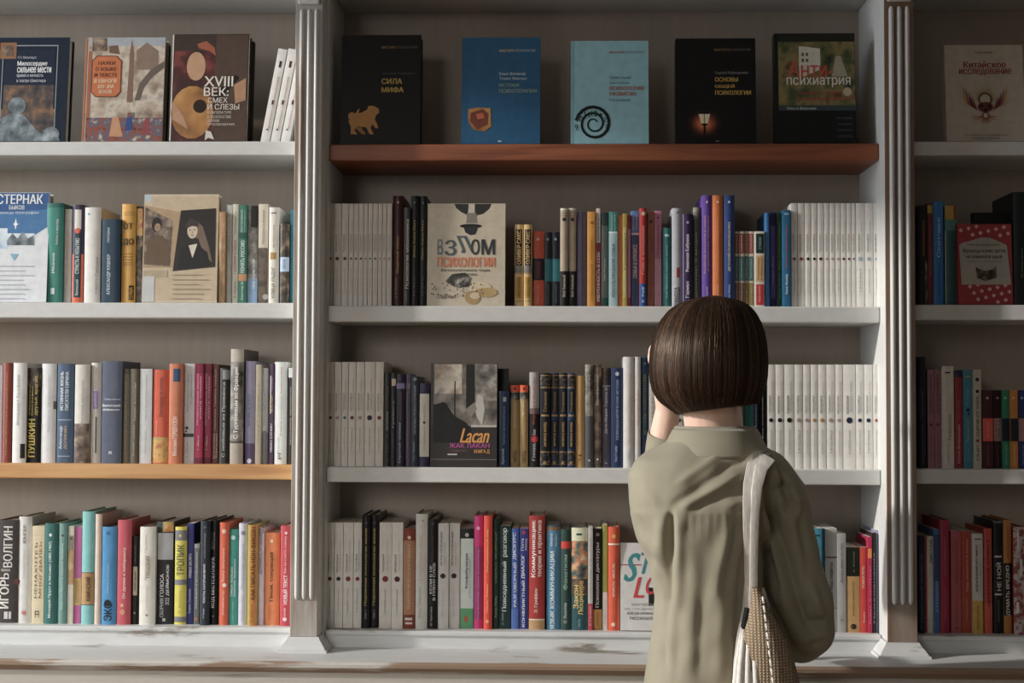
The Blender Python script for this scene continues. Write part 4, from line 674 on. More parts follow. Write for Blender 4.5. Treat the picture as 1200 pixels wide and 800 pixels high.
FACE = [
 ('L1', -14, 79, 44, .030, 5, .014, '142a44', 'navy display book with grey statue picture and white title',
  [('m', 4, 58, 63, 130, 'dusk'), ('r', 4, 58, 63, 100, '1b2f4a'), ('r', 2, 53, 66, 54.2, '9aa4a8'), ('r', 65, 53, 66, 165, '9aa4a8'), ('r', 1, 53, 2, 165, '9aa4a8'), ('m', 2, 128, 65, 165.4, 'dusk'),
   ('r', -2, 50, 17, 69, '9c6a44'), ('m', 1, 53, 14, 66, 'sepia'), ('t', 19, 66, 41, 69.5, 'b8c0c8', 'Н.Э. Микеладзе', 0), ('t', 19, 72, 54, 78.5, 'f0f2f4', 'Милосердие', 1), ('t', 19, 79, 59, 85.5, 'f0f2f4', 'сильнее мести', 1),
   ('t', 19, 87.5, 50, 91.5, 'd0d6dc', 'время и вечность', 0), ('t', 19, 93, 53, 97.5, 'd0d6dc', 'в театре Шекспира', 0),
   ('e', 21, 124, 10.5, 10, 'statue'), ('pm', [(0, 165.4), (-3, 148), (4, 138), (14, 133), (28, 134), (36, 142), (44, 152), (54, 158), (62, 155), (70, 158), (73, 165.4)], 'statue'), ('e', 62, 157, 10, 8, 'statue')]),
 ('L1', 98, 192, 44, .026, 5, .014, 'c9bba6', 'display book with pale townscape cover and orange title plaque',
  [('m', 102, 45, 191.5, 165.4, 'town'), ('r', 102, 44.4, 191.5, 54, 'a9b0b8'), ('pm', [(106, 44.4), (123, 44.4), (124, 60), (106, 60)], 'sepia'), ('p', [(126, 54), (136, 53), (139, 64), (126, 62)], '7a5c4c'), ('p', [(150.5, 60), (152.5, 46), (155, 60), (156, 120), (149, 120)], '8a6a58'),
   ('p', [(158, 60), (170, 50), (184, 60), (184, 82), (160, 82)], '8f7866'), ('p', [(158, 118), (163, 98), (176, 82), (191, 72), (191, 80), (178, 90), (168, 104), (164, 118)], '6f6055'), ('r', 102, 60, 106, 165, 'b0674a'), ('r', 98.3, 44.4, 100, 165.4, 'c8703c'),
   ('m', 102, 138, 191.5, 165.4, 'people'), ('pm', [(151, 132), (158, 132), (160, 156), (147, 156)], 'people'), ('p', [(150, 138), (156, 137), (158, 152), (148, 154)], '2f4f8c'), ('p', [(133, 138), (140, 137), (146, 160), (130, 160)], 'cf9468'), ('p', [(171, 140), (176, 139), (178, 158), (168, 158)], '9c4650'),
   ('p', octa(106.5, 65.5, 141.5, 114, 5.5), '7a3a20'), ('p', octa(107.5, 66.5, 140.5, 113, 5.2), 'd0733c')]
  + [('t', x0, y, x1, y+4.4, '5a2a18' if i < 3 else 'f0d0a8', s, 1) for i, (s, y, x0, x1) in enumerate((('НАУКИ', 72, 114, 134), ('О ЯЗЫКЕ', 79, 111, 136), ('И ТЕКСТЕ', 86, 110, 137), ('В ЕВРОПЕ', 93, 110, 137), ('XIV–XVI', 99.5, 114, 133), ('ВЕКОВ', 105.5, 116, 131)))]),
 ('L1', 200, 290, 40, .030, 5, .014, '3c2c26', 'brown display book titled XVIII ВЕК with ochre and red shapes',
  [('m', 203, 41, 289.5, 165.4, 'cloth'), ('r', 203, 41, 289.5, 60, '4a3a32'), ('r', 252, 41, 289.5, 165.4, '5a463a'), ('r', 200.3, 40.4, 202, 165.4, 'd8d2c8'), ('pm', [(203, 95), (214, 84), (232, 96), (240, 112), (203, 110)], 'cloth'), ('e', 229, 78, 11, 17, 'c89a74'), ('p', [(229, 52), (240, 48), (250, 56), (252, 66), (244, 60), (232, 57)], 'a8583c'),
   ('e', 226, 132, 25, 31, 'ochre'), ('e', 235, 125, 8, 8, '3a2418'), ('p', [(250, 112), (276, 88), (280, 92), (254, 120)], '2a1c16'), ('p', [(274, 100), (288, 92), (288, 118), (276, 122)], 'b98a64'), ('p', [(203, 120), (216, 136), (222, 152), (203, 140)], 'c09070'),
   ('t', 239, 90, 273, 102, 'ece6da', 'XVIII', 0), ('t', 239, 103, 268, 113, 'ece6da', 'ВЕК:', 0), ('t', 244, 115, 267, 121, 'e4ddd0', 'СМЕХ', 0), ('t', 244, 122.5, 281, 129, 'e4ddd0', 'И СЛЕЗЫ', 0),
   ('t', 244, 131, 272, 134, 'cfc6b8', 'В ЛИТЕРАТУРЕ', 0), ('t', 244, 136, 272, 139, 'cfc6b8', 'И ИСКУССТВЕ', 0), ('t', 244, 140.5, 258, 143.5, 'cfc6b8', 'ЭПОХИ', 0), ('t', 244, 145, 276, 148, 'cfc6b8', 'ПРОСВЕЩЕНИЯ', 0),
   ('p', [(243, 153), (249, 155), (253, 164), (246, 162), (242, 165)], 'd8d2c4')]),
 ('C1', 399.5, 493, 41, .032, 5, .016, '0f0f11', 'black display book titled СИЛА МИФА with a golden lion',
  [('t', 446.5, 54, 463, 57, 'b88a3c', 'МАСТЕРА', 1), ('t', 464, 54, 488, 57, '6c6864', 'ПСИХОЛОГИИ', 0), ('t', 447, 85, 487, 88, '5c5854', 'Джозеф Кэмпбелл', 0), ('t', 447, 92, 471, 98.5, 'd8b83c', 'СИЛА', 1), ('t', 447, 102, 473, 108.5, 'd8b83c', 'МИФА', 1),
   ('p', [(411, 138), (414, 133), (424, 132), (431, 128), (432, 124), (438, 124), (444, 127), (445, 132), (441, 135), (440, 140), (443, 146), (444, 150), (441, 150), (437, 145), (435, 150), (439, 157), (434, 157), (430, 149), (420, 148), (416, 152), (420, 157), (412, 157), (412, 148), (409, 142)], 'c88c3c'),
   ('p', [(409, 139), (409, 133), (413, 131), (417, 133), (420, 128), (422, 127), (420, 134), (414, 135), (412, 139)], 'c88c3c'), ('p', [(417, 149), (424, 149), (430, 157), (425, 157)], 'a8742c')]),
 ('C1', 541, 633, 44, .030, 5, .016, '1a5c86', 'blue display book with a small red brown stone',
  [('r', 541.4, 44.4, 545.5, 168, '1a5c84'), ('t', 585, 58, 603, 61, 'c8b478', 'МАСТЕРА', 1), ('t', 604, 58, 627, 61, 'a8c4d4', 'ПСИХОЛОГИИ', 0), ('t', 585, 85, 616, 89, 'c4d4dc', 'Карл Витакер', 0), ('t', 585, 90.5, 617, 94.5, 'c4d4dc', 'Томас Маллун', 0), ('t', 585, 98, 608, 102, '8ca898', 'ИСТОКИ', 1), ('t', 585, 104.5, 629, 109, '8ca898', 'ПСИХОТЕРАПИИ', 1),
   ('pm', [(549, 128), (560, 126), (575, 127), (576, 148), (568, 154), (555, 152), (549, 142)], 'ochre'), ('p', [(552, 132), (566, 128), (573, 133), (572, 146), (560, 152), (551, 142)], '7a3c2c'), ('p', [(558, 134), (566, 132), (568, 138), (560, 140)], 'c8603c'), ('r', 584, 164.5, 588, 166, 'c4d4dc')]),
 ('C1', 669, 760, 48, .030, 5, .016, '8fc8d4', 'light blue display book with a black spiral clock',
  [('r', 669.4, 48.4, 672.5, 168, '7cb4c0'), ('t', 714, 60, 732, 63, 'b06058', 'МАСТЕРА', 1), ('t', 733, 60, 755, 63, '7c9ca4', 'ПСИХОЛОГИИ', 0), ('t', 714, 89.5, 740, 93.5, '5c848c', 'Грейс Крайг', 0), ('t', 714, 96, 737, 99.5, '5c848c', 'Дон Бокум', 0), ('t', 714, 101.5, 754, 106, 'b86058', 'ПСИХОЛОГИЯ', 1), ('t', 714, 108, 745, 112.5, 'b86058', 'РАЗВИТИЯ', 1), ('t', 714, 116, 739, 119.5, '5c848c', '9-е издание', 0),
   spiral(696, 145, 21, 4, 2.4, 2.0, 0.7, '1c2428'), ('t', 676, 136, 683, 143, '2c3438', '10', 0), ('t', 685, 131, 691, 138, '2c3438', '11', 0), ('t', 693, 129.5, 700, 136.5, '2c3438', '12', 0), ('t', 703, 133, 705, 138, '2c3438', '1', 0), ('t', 707, 138, 710, 143, '2c3438', '2', 0), ('t', 709, 146, 712, 150, '2c3438', '3', 0), ('t', 673.5, 146, 677.5, 153, '2c3438', '9', 0)]),
 ('C1', 792, 886, 45, .030, 5, .016, '101013', 'black display book with an orange street lantern',
  [('t', 838, 57, 856, 60, '8c7048', 'МАСТЕРА', 1), ('t', 857, 57, 880, 60, '6c6864', 'ПСИХОЛОГИИ', 0), ('t', 838, 84, 877, 88, '8c8884', 'Сергей Рубинштейн', 0), ('t', 838, 91, 865, 96, 'd8ac3c', 'ОСНОВЫ', 1), ('t', 838, 99, 861, 104, 'd8ac3c', 'ОБЩЕЙ', 1), ('t', 838, 106.5, 880, 111.5, 'd8ac3c', 'ПСИХОЛОГИИ', 1)]
  + [('e', 825, 145, 20-3.2*i, 17-2.7*i, c) for i, c in enumerate(('2c1a12', '4c2616', '78381a', 'a8501e', 'd07830'))]
  + [('p', [(818.5, 134), (832, 134), (829, 145), (821.5, 145)], 'f4e0b8'), ('r', 824.7, 134, 825.5, 145, '2a1a12'), ('p', [(817, 134), (825, 129), (833.5, 134)], '1c1410'), ('r', 822, 145, 829, 147, '1c1410'), ('r', 824, 147, 826.6, 167, '120e0c'), ('r', 838, 165, 842, 166.3, '8c8884')]),
 ('C1', 908, 1003, 39, .030, 5, .016, '12181a', 'display book titled Анти-психиатрия with a painted garden',
  [('m', 912.5, 40, 1002.5, 128, 'garden'), ('p', [(937, 54), (962, 57), (962, 82), (937, 92)], 'd8d2c0'), ('r', 940, 62, 943, 66, '6c6654'), ('r', 945, 62, 948, 66, '6c6654'), ('r', 940, 69, 943, 73, '6c6654'), ('r', 945, 69, 948, 73, '6c6654'), ('p', [(980, 66), (986, 66), (994, 90), (975, 90)], 'a8a088'), ('r', 912.5, 40, 1002.5, 49, '2a2c22'), ('e', 993, 108, 5, 5, 'c8b494'),
   ('r', 912.5, 124, 1002.5, 130, '3c4c50'), ('r', 912.5, 130, 1002.5, 168, '15191b'), ('t', 924, 72, 977, 91, 'd04a38', 'Анти-', 0), ('t', 922, 91, 997, 103, 'e6e2d6', 'психиатрия', 0), ('t', 936, 107, 985, 112, 'b04438', 'Социальная теория', 0), ('t', 934, 114.5, 998, 119.5, 'b04438', 'и социальная практика', 0), ('t', 922, 126, 956, 129, 'c8ccc8', 'Ольга Власова', 0)]
  + [('t', 980, 138+7*i, 998, 141+7*i, '4c5456', s, 0) for i, s in enumerate(('история', 'теория', 'практика', 'критика'))]),
 ('R1', 1108, 1200, 53, .028, 5, .014, 'c9c0b2', 'cream display book titled Китайское исследование with ornate bird emblem',
  [('t', 1144, 60.5, 1164, 63, '6c6058', 'Колин Кэмпбелл', 0), ('t', 1130, 72, 1180, 80, '9c3038', 'Китайское', 1), ('t', 1124.5, 81, 1186, 89, '9c3038', 'исследование', 1)] + rays +
  [('e', 1154, 117, 8.5, 8, '6c5c34'), ('e', 1154, 117, 6, 6, 'c9c0b2'), ('e', 1154, 126, 9, 6, '7c3c2c'), ('e', 1149.5, 125, 2.2, 2.2, '3c2420'), ('e', 1158.5, 125, 2.2, 2.2, '3c2420'), ('p', [(1151, 128), (1157, 128), (1154, 134)], '3c2420'), ('e', 1154, 136, 4.4, 4.4, '8c4034'), ('e', 1154, 136, 2.8, 2.8, 'd0c8ba'),
   ('t', 1128, 157.5, 1180, 160, '7c7268', 'Крупнейшее исследование связи', 0), ('t', 1139, 161.5, 1169, 164, '7c7268', 'питания и здоровья', 0)]),
 ('L2', -37, 56, 226, .024, 3, .016, 'e6eaee', 'white and blue display book lettered ПАСТЕРНАК with a snow scene',
  [('p', [(-37, 226.4), (55.6, 226.4), (55, 266), (40, 276), (20, 284), (-37, 284)], '3f7cb4'), ('p', [(-37, 226.4), (55.6, 226.4), (55.3, 246), (-37, 250)], '2a5f9c'), ('m', -37, 268, 8, 292, 'snow'), ('m', 8, 274, 40, 289, 'snow'), ('pm', [(8, 282), (14, 274), (20, 280), (26, 272), (32, 280), (39, 276), (40, 288), (8, 288)], 'statue'), ('p', [(16, 262), (17.4, 256), (18.6, 262), (21, 263), (18.6, 264.5), (17.4, 270), (16, 264.5), (14, 263)], 'f2f6fa'),
   ('p', [(12, 298), (22, 298), (17, 306)], '86bcd8'), ('t', -22, 228, 48.5, 239.5, 'f0f2f4', 'ПАСТЕРНАК', 1), ('t', 9, 241, 27, 246, 'dfe8f0', 'БЫКОВ', 1), ('t', -10, 248, 44, 252, 'd0e2f0', 'страницы биографии', 0)] + lines(-30, 44, 312, 5.4, 8, 'bcc0c4')),
 ('L2', 167.5, 255.5, 228, .022, 3, .018, 'd6c4a6', 'beige display book with two old sepia portrait photographs',
  [('r', 168, 228.4, 176, 236, 'b8c8d2'), ('p', [(177, 231), (255, 230), (255, 352), (177, 352)], 'cdb694'), ('p', [(168, 241), (211, 249), (203, 314), (168, 314)], 'b89a70'), ('pm', [(169, 243), (202, 259), (200, 313), (169, 310)], 'sepia'), ('e', 183, 264, 6, 9, '2c2018'), ('e', 184, 267, 3.6, 5, 'a88a68'), ('e', 182.6, 266.4, .7, .5, '4a3a2c'), ('e', 185.4, 266.4, .7, .5, '4a3a2c'), ('e', 184, 269.8, .9, .4, '6a4a38'), ('p', [(172, 282), (190, 276), (199, 290), (199, 312), (171, 308)], '6a5238'), ('r', 169, 317, 197, 325, 'b9a684'), ('r', 167.9, 324, 182, 353.5, 'c9ccca'), ('p', [(211, 247), (252, 244.5), (252.5, 313), (203, 318)], '2c2421'),
   ('p', [(222, 262), (230, 259), (237, 266), (245, 290), (249, 308), (240, 300), (232, 280), (224, 278)], '7a6450'), ('e', 225, 271, 6, 9, 'd8c4a8'), ('p', [(219, 268), (221, 262), (229, 261), (231, 267), (226, 264.5)], '5a483a'), ('e', 222.4, 270, 1.1, .7, '4a3a30'), ('e', 227.6, 269.6, 1.1, .7, '4a3a30'), ('e', 225.2, 276, 1.5, .6, '8a5c4c'), ('p', [(225, 270), (226, 274), (224.2, 274)], 'b09a80'), ('p', [(216, 266), (222, 256), (232, 260), (232, 266), (222, 265)], '4a3a30'), ('p', [(221, 288), (231, 286), (229, 298), (226, 302), (222, 296)], 'e0d4c0'), ('p', [(212, 292), (221, 288), (226, 303), (231, 287), (243, 296), (246, 312), (209, 316)], '15110f')] + lines(203, 248, 322, 5.5, 7, 'a08f74', 0.9)),
 ('C2', 500.8, 592, 239, .020, 2, .014, 'd2c4aa', 'beige display book titled ВЗЛОМ with an upside down man in a hat',
  [('p', [(532, 239.4), (575.5, 239.4), (573, 245), (566, 251), (558, 253), (548, 253), (540, 249), (534, 244)], '3a3a38'), ('p', [(549, 239.4), (556, 239.4), (556, 252), (548, 252)], 'cfc6b4'), ('p', [(547, 250), (558, 250), (559, 262), (546, 262)], '8c8478'), ('e', 551.5, 265.5, 13, 2.6, '2a2a2a'), ('p', [(543, 266), (560, 266), (557, 275), (551, 276), (545, 273)], '34383a'),
   ('t', 512.5, 281, 519, 299, '6c8088', 'В', 1), ('t', 521, 282, 535, 300, '54646c', 'З', 1), ('s', 536, 277, 551, 297, '54646c', 'Л', -.5), ('t', 552, 281, 562, 299, '3a444a', 'О', 1), ('t', 564, 281, 580, 299, '3a444a', 'М', 1), ('t', 512.5, 302, 580, 313.5, 'ee7c4c', 'ПСИХОЛОГИИ', 1), ('t', 517, 315.5, 574, 319.5, '4c4438', 'Все психологические теории', 0), ('t', 532, 321, 559, 324.5, '4c4438', 'на практике', 0),
   ('cut',), ('pm', [(522, 330), (530, 322), (545, 320), (552, 326), (550, 336), (535, 338)], 'smoke'), ('e', 563, 338, 13, 7, 'e0cfa8'), ('e', 554, 349, 9, 8, 'b8965c'), ('e', 570, 343, 13, 5.5, 'c4a468'), ('e', 557, 347, 6, 4, 'd8c4a0'), ('t', 513, 346, 535, 351, '3c342c', 'Сэди Нант', 0)]
  + [('e', 506+rng.random()*60, 330+rng.random()*18, .8, .8, '3a342c') for _ in range(46)]),
 ('C3', 504.6, 582.6, 426, .026, 2, .012, '4a4642', 'grey photographic display book with name Lacan in orange script',
  [('m', 508, 426.4, 582.2, 500, 'room'), ('m', 509, 427, 541, 462, 'town'), ('r', 546, 427, 556, 480, '26221f'), ('m', 557, 427, 582.2, 470, 'grey'), ('r', 532.2, 446, 533.6, 492, '1f1b18'), ('p', [(528, 447), (530, 441), (536, 441), (538, 447)], 'b8b4a0'), ('r', 505, 500, 582.2, 547.6, '3a3633'), ('p', [(508, 475), (516, 473), (524, 476), (532, 488), (546, 496), (552, 504), (552, 520), (508, 520)], '1c1a18'), ('e', 519, 479, 6, 7, '15120f'), ('p', [(560, 462), (566, 466), (568, 480), (565, 500), (559, 490), (556, 478)], 'c4bfb6'), ('p', [(546, 480), (556, 472), (559, 480), (552, 490)], '8c867c'), ('r', 552, 499, 582, 501.5, 'c9c4ba'),
   ('r', 505, 539.4, 582.2, 540, '8c867c'), ('s', 541, 503, 574, 520, 'eca03c', 'Lacan', .25), ('t', 527, 520.5, 574, 526, 'c0509c', 'ЖАК ЛАКАН', 1), ('t', 528, 528, 548, 531, '8c5448', 'СЕМИНАРЫ', 0), ('t', 556, 528, 574, 533, 'eca03c', 'КНИГА Д', 1), ('r', 525, 533, 536, 534.6, 'c9c4ba')]),
 ('C4', 727, 806, 636, .022, 4, .018, 'd9d6d2', 'white display book with slanted teal and red capitals',
  [('r', 727.4, 661, 752, 662.3, 'b03440'), ('s', 734, 648, 748, 681, '2c8c90', 'S', .25), ('s', 749, 647, 764, 672, '2c8c90', 'T', .25), ('s', 763, 647, 780, 672, '2c8c90', 'O', .25), ('s', 745, 676, 757, 700, 'd03c3c', 'L', .25), ('s', 757, 674, 772, 696, 'd03c3c', 'O', .25), ('r', 760, 688, 767, 709, '2a2c2c'), ('t', 740, 706, 772, 709.5, 'a09c98', 'НАУЧИТЬСЯ', 0), ('t', 731, 711, 768, 714.5, 'a09c98', 'ЗА 179 ДНЕЙ', 0), ('t', 735, 716.5, 766, 720, '5c5854', 'КОГДА НУЖНО', 1), ('t', 738, 722, 766, 725.5, '5c5854', 'РАССКАЗАТЬ', 1)]),
 ('R2', 1122.6, 1186, 263, .022, 3, .012, 'b03440', 'red gingham display book with grey title label',
  [d for d in dots if d[1][0][1] < 300]+[('cut',)]+[d for d in dots if d[1][0][1] > 300]+[('cut',)] + [('p', [(1124, 288), (1128, 285), (1140, 282), (1150, 279), (1160, 279), (1172, 284), (1180, 288), (1184, 334), (1126, 334)], 'b4aea6'), ('t', 1133, 286, 1172, 289, '4c443c', 'Памела Друкерман', 0), ('t', 1128, 292, 1178, 297.5, '3c342c', 'Французские дети', 1), ('t', 1132, 299, 1174, 304, '3c342c', 'не плюются едой', 1), ('t', 1133, 306, 1174, 308, '6c645c', 'секреты воспитания из Парижа', 0), ('pm', [(1143, 313), (1147, 316), (1156, 318), (1162, 316), (1167, 312), (1167, 326), (1160, 328), (1154, 330), (1144, 326)], 'dark')]),
]
# plain copies standing behind displayed ones
BEHIND = [('L1', 0, 83.2, 49, .010, '1c1a24', 'dark edged copy behind the navy statue cover', .045), ('L1', 104, 196.6, 51, .012, '2c2420', 'dark edged copy behind the townscape cover', .042),
 ('L1', 206, 296.5, 48, .012, '2a201c', 'dark edged copy behind the XVIII ВЕК cover', .046), ('C3', 520, 595.8, 431, .014, '17181c', 'black book standing behind the Lacan cover', .047), ('R2', 1140, 1186.6, 249, .016, '16201f', 'dark green book standing behind the gingham cover', .044),
 ('C2', 760, 788, 249, .05, '1b1818', None, .09)]
YBOT = {'L1': 165.7, 'L2': 354.5, 'L3': 543.5, 'L4': 731.2, 'C1': 168.4, 'C2': 358.8, 'C3': 548.3, 'C4': 738, 'R1': 165.7, 'R2': 357, 'R3': 549.5, 'R4': 742}
def zrow(row):
    b, i = row[0], int(row[1])-1
    return ZB[b] if i == 3 else ZS[b][i][0]
LEANERS = [(304.6, 315.6, 57), (316.4, 327.4, 57), (328.2, 339.0, 57)]
# gather every word that is printed anywhere
keys = set()
for row in R.values():
    for bk in row:
        for e in bk[6].split('|'):
            q = e.split(' ', 6)
            if q[0] in 'tTVH' and len(q) > 6 and q[6].strip(): keys.add((q[6], q[0] in 'TH'))
for fc in FACE:
    for e in fc[9]:
        if e[0] == 't': keys.add((e[6], bool(e[7])))
        elif e[0] == 's': keys.add((e[6], True))
LEANTXT = 'ЖУРНАЛ НАБЛЮДЕНИЙ'
keys.add((LEANTXT, True)); prepare_text(sorted(keys))
for k, (cols, sc_) in MOT.items(): mottled(k, cols, sc_)

def cover_outline(w, d, t, b):
    n = 8
    pts = [(-w/2, d), (-w/2, 0)] + [(-w/2+w*i/n, -b*(1-(2*i/n-1)**2)) for i in range(1, n)] + [(w/2, 0), (w/2, d), (w/2-t, d), (w/2-t, t), (-w/2+t, t), (-w/2+t, d)]
    return pts[::-1]
def spine_book(root, w, h, d, kind, hexcol, pr):
    hard = kind == 'h'
    t = 0.0022 if hard else 0.0006; t = min(t, w*0.2)
    b = min(0.0032, 0.15*w) if hard else min(0.0008, 0.05*w)
    mb = MB().prism(cover_outline(w, d, t, b), 0, h)
    mb.build('cover', mat(hexcol, 0.40 if hard else 0.34), root, smooth=True, auto=0.7)
    ov = 0.003 if hard else 0.0003
    MB().box(-w/2+t+0.0001, w/2-t-0.0001, t+0.0001, d-ov-0.0005, ov*0.6, h-ov).build('page_block', M_PAGES, root)
    surf = lambda x: -b*(1-(2*x/w)**2)
    if not pr: return
    lay = 0
    for e in pr.split('|'):
        k = e[0]; lay += 1; eps = 0.00022+0.00006*lay
        if k in 'bm':
            q = e.split(); f0, f1 = float(q[1]), float(q[2])
            u0, u1 = (float(q[4]), float(q[5])) if len(q) > 5 else (0.0, 1.0)
            n = 8; mb = MB(); vs = []
            for i in range(n+1):
                x = -w/2+w*(u0+(u1-u0)*i/n); vs += [(x, surf(x)-eps, h*(1-f1)), (x, surf(x)-eps, h*(1-f0))]
            mb.add(vs, [(2*i, 2*i+2, 2*i+3, 2*i+1) for i in range(n)])
            mb.build('printed_picture' if k == 'm' else 'printed_band', MATS[q[3]] if k == 'm' else mat(q[3], 0.4), root, smooth=True)
        elif k in 'oq':
            q = e.split(); f, xc, s = map(float, q[1:4]); cx = -w/2+w*xc; cz = h*(1-f); r = s*w/2
            n = 14 if k == 'o' else 4; vs = []
            for i in range(n):
                a = 2*math.pi*(i+(0.5 if n == 4 else 0))/n; x = cx+r*math.cos(a); vs.append((x, surf(x)-eps-b*s*s, cz+r*math.sin(a)))
            MB().add(vs, [tuple(range(n))]).build('emblem', mat(q[4], 0.4), root)
        elif k in 'tTVH':
            q = e.split(' ', 6)
            if len(q) < 7 or not q[6].strip(): continue
            a0, a1, a2, a3 = map(float, q[1:5]); v, fs = TXT[(q[6], k in 'TH')]; eps += 0.00025
            if k == 'H': X = -w/2+w*(a2+(a3-a2)*v[:, 0]); Z = h*(1-a1)+h*(a1-a0)*v[:, 1]
            else:
                s = a3*w*1.05; cx = -w/2+w*a2
                if k == 'V': X = cx-s/2+s*v[:, 1]; Z = h*(1-a0)-h*(a1-a0)*v[:, 0]
                else: X = cx+s/2-s*v[:, 1]; Z = h*(1-a1)+h*(a1-a0)*v[:, 0]
            Y = -b*(1-(2*X/w)**2)-eps-b*((a3-a2) if k == 'H' else a3*1.05)**2
            MB().add(list(zip(X.tolist(), Y.tolist(), Z.tolist())), fs).build('lettering', mat(q[5], 0.4), root)

ORD = ['first', 'second', 'third', 'fourth', 'fifth', 'sixth', 'seventh', 'eighth', 'ninth', 'tenth', '11th', '12th', '13th', '14th', '15th', '16th', '17th', '18th', '19th', '20th', '21st', '22nd', '23rd', '24th', '25th', '26th', '27th', '28th', '29th', '30th'] + [f'{n}th' if n % 10 not in (1, 2, 3) else f'{n}'+{1: 'st', 2: 'nd', 3: 'rd'}[n % 10] for n in range(31, 80)]
BAYN = {'L': 'left bay', 'C': 'middle bay', 'R': 'right bay'}
ROWN = {'1': 'top shelf', '2': 'second shelf', '3': 'third shelf', '4': 'bottom shelf'}
def place_words(row, i, n, x0):
    side = row in ('C2', 'C3', 'C4') and x0 > 850
    return f'{ORD[n-1-i] if side else ORD[i]} from {"right" if side else "left"}, {ROWN[row[1]]}, {BAYN[row[0]]}'
for row, books in R.items():
    zb = zrow(row); g = f'books on the {ROWN[row[1]]} of the {BAYN[row[0]]}'
    seq = sorted([b[0] for b in books]+[f[1] for f in FACE if f[0] == row])
    r_ = random.Random(row)
    for x0, x1, yt, hx, kind, desc, pr in books:
        series = 'white paperback' in desc and 'mark' in desc
        Ys = 0.030 if series else 0.022+0.016*r_.random()
        ym = (yt+YBOT[row])/2
        a, c = at(x0, ym, Ys).x, at(x1, ym, Ys).x
        w = c-a-(0.0010 if series else 0.0005); h = at((x0+x1)/2, yt, Ys).z-zb
        d = max(0.10, min(h*0.66, DEEP-0.012-Ys-0.005)); d *= 0.94+0.06*r_.random()
        root = empty('hardcover_book' if kind == 'h' else 'paperback_book', ((a+c)/2, Ys, zb))
        spine_book(root, w, h, d, kind, hx, pr)
        tag(root, f'{desc}, {place_words(row, seq.index(x0), len(seq), x0)}', 'book', g)
# three white journals leaning against the upright
for i, (x0, x1, yt) in enumerate(LEANERS):
    ang = math.radians(10.4); Ys = 0.02; zb = zrow('L1')
    a, c = at(x0, 165, Ys).x, at(x1, 165, Ys).x; w = (c-a)*math.cos(ang)-0.0006; L = (at(320, yt, Ys).z-zb)/math.cos(ang)*0.985
    root = empty('paperback_book', (c-w/2*math.cos(ang), Ys, zb+w/2*math.sin(ang)+0.0002)); root.rotation_euler = (0, ang, 0)
    spine_book(root, w, L, 0.13, 'p', 'e6e3dd', f'T .30 .86 .62 .22 b4806c {LEANTXT}|b .13 .20 4c2824 .42 .68|b .55 .60 4c2824 .42 .66|b .86 .875 4c2824 .4 .6')
    tag(root, f'{["left", "middle", "right"][i]} one of three white journals leaning on the left pilaster, top shelf', 'book', 'leaning white journals on the top shelf')

def face_book(root, w, h, th, hexcol, els, conv):
    t = 0.0022
    mb = MB().box(-w/2, w/2, 0, t, 0, h).box(-w/2, w/2, th-t, th, 0, h).box(-w/2, -w/2+t, t, th-t, 0, h)
    mb.build('cover', mat(hexcol, 0.38), root, bevel=0)
    MB().box(-w/2+t+.0001, w/2-0.004, t+.0001, th-t-.0001, 0.003, h-0.003).build('page_block', M_PAGES, root)
    art = MB(); am = []; 
    def idx(lst, m):
        if m not in lst: lst.append(m)
        return lst.index(m)
    lim = lambda p: (min(max(p[0], -w/2), w/2), p[1], min(max(p[2], 0), h))
    for k, e in enumerate(els):
        eps = -(0.00022+0.00005*k); P = lambda x, y: lim((conv(x, y)[0], eps, conv(x, y)[1]))
        if e[0] == 'cut':
            art.build('cover_picture', am, root); art = MB(); am = []
        elif e[0] in 'rm':
            m = MATS[e[5]] if e[0] == 'm' else mat(e[5], 0.38)
            art.add([P(e[1], e[4]), P(e[3], e[4]), P(e[3], e[2]), P(e[1], e[2])], [(0, 1, 2, 3)], idx(am, m))
        elif e[0] in ('p', 'pm'):
            m = MATS[e[2]] if e[0] == 'pm' else mat(e[2], 0.38)
            vs = [P(x, y) for x, y in e[1]]; area = sum(vs[i][0]*vs[(i+1) % len(vs)][2]-vs[(i+1) % len(vs)][0]*vs[i][2] for i in range(len(vs)))
            if area < 0: vs = vs[::-1]
            art.add(vs, [tuple(range(len(vs)))], idx(am, m))
        elif e[0] == 'e':
            m = MATS[e[5]] if e[5] in MATS else mat(e[5], 0.38)
            vs = [P(x, y) for x, y in circ(e[1], e[2], e[3], e[4])][::-1]; art.add(vs, [tuple(range(len(vs)))], idx(am, m))
        elif e[0] == 'strip':
            vs = [P(*q) for pr in e[1] for q in pr]; art.add(vs, [(2*i, 2*i+1, 2*i+3, 2*i+2) for i in range(len(e[1])-1)], idx(am, mat(e[2], 0.38)))
        elif e[0] in 'ts':
            v, fs = TXT[(e[6], True if e[0] == 's' else bool(e[7]))]; sh = e[7] if e[0] == 's' else 0
            vs = []
            for a, b in v.tolist():
                y = e[4]+(e[2]-e[4])*b; x = e[1]+(e[3]-e[1])*a+sh*(e[4]-y)-(sh*(e[4]-e[2])/2 if sh else 0); q = conv(x, y); vs.append(lim((q[0], eps-0.0001, q[1])))
            MB().add(vs, fs).build('title_lettering', mat(e[5], 0.38), root)
    if art.v: art.build('cover_picture', am, root)
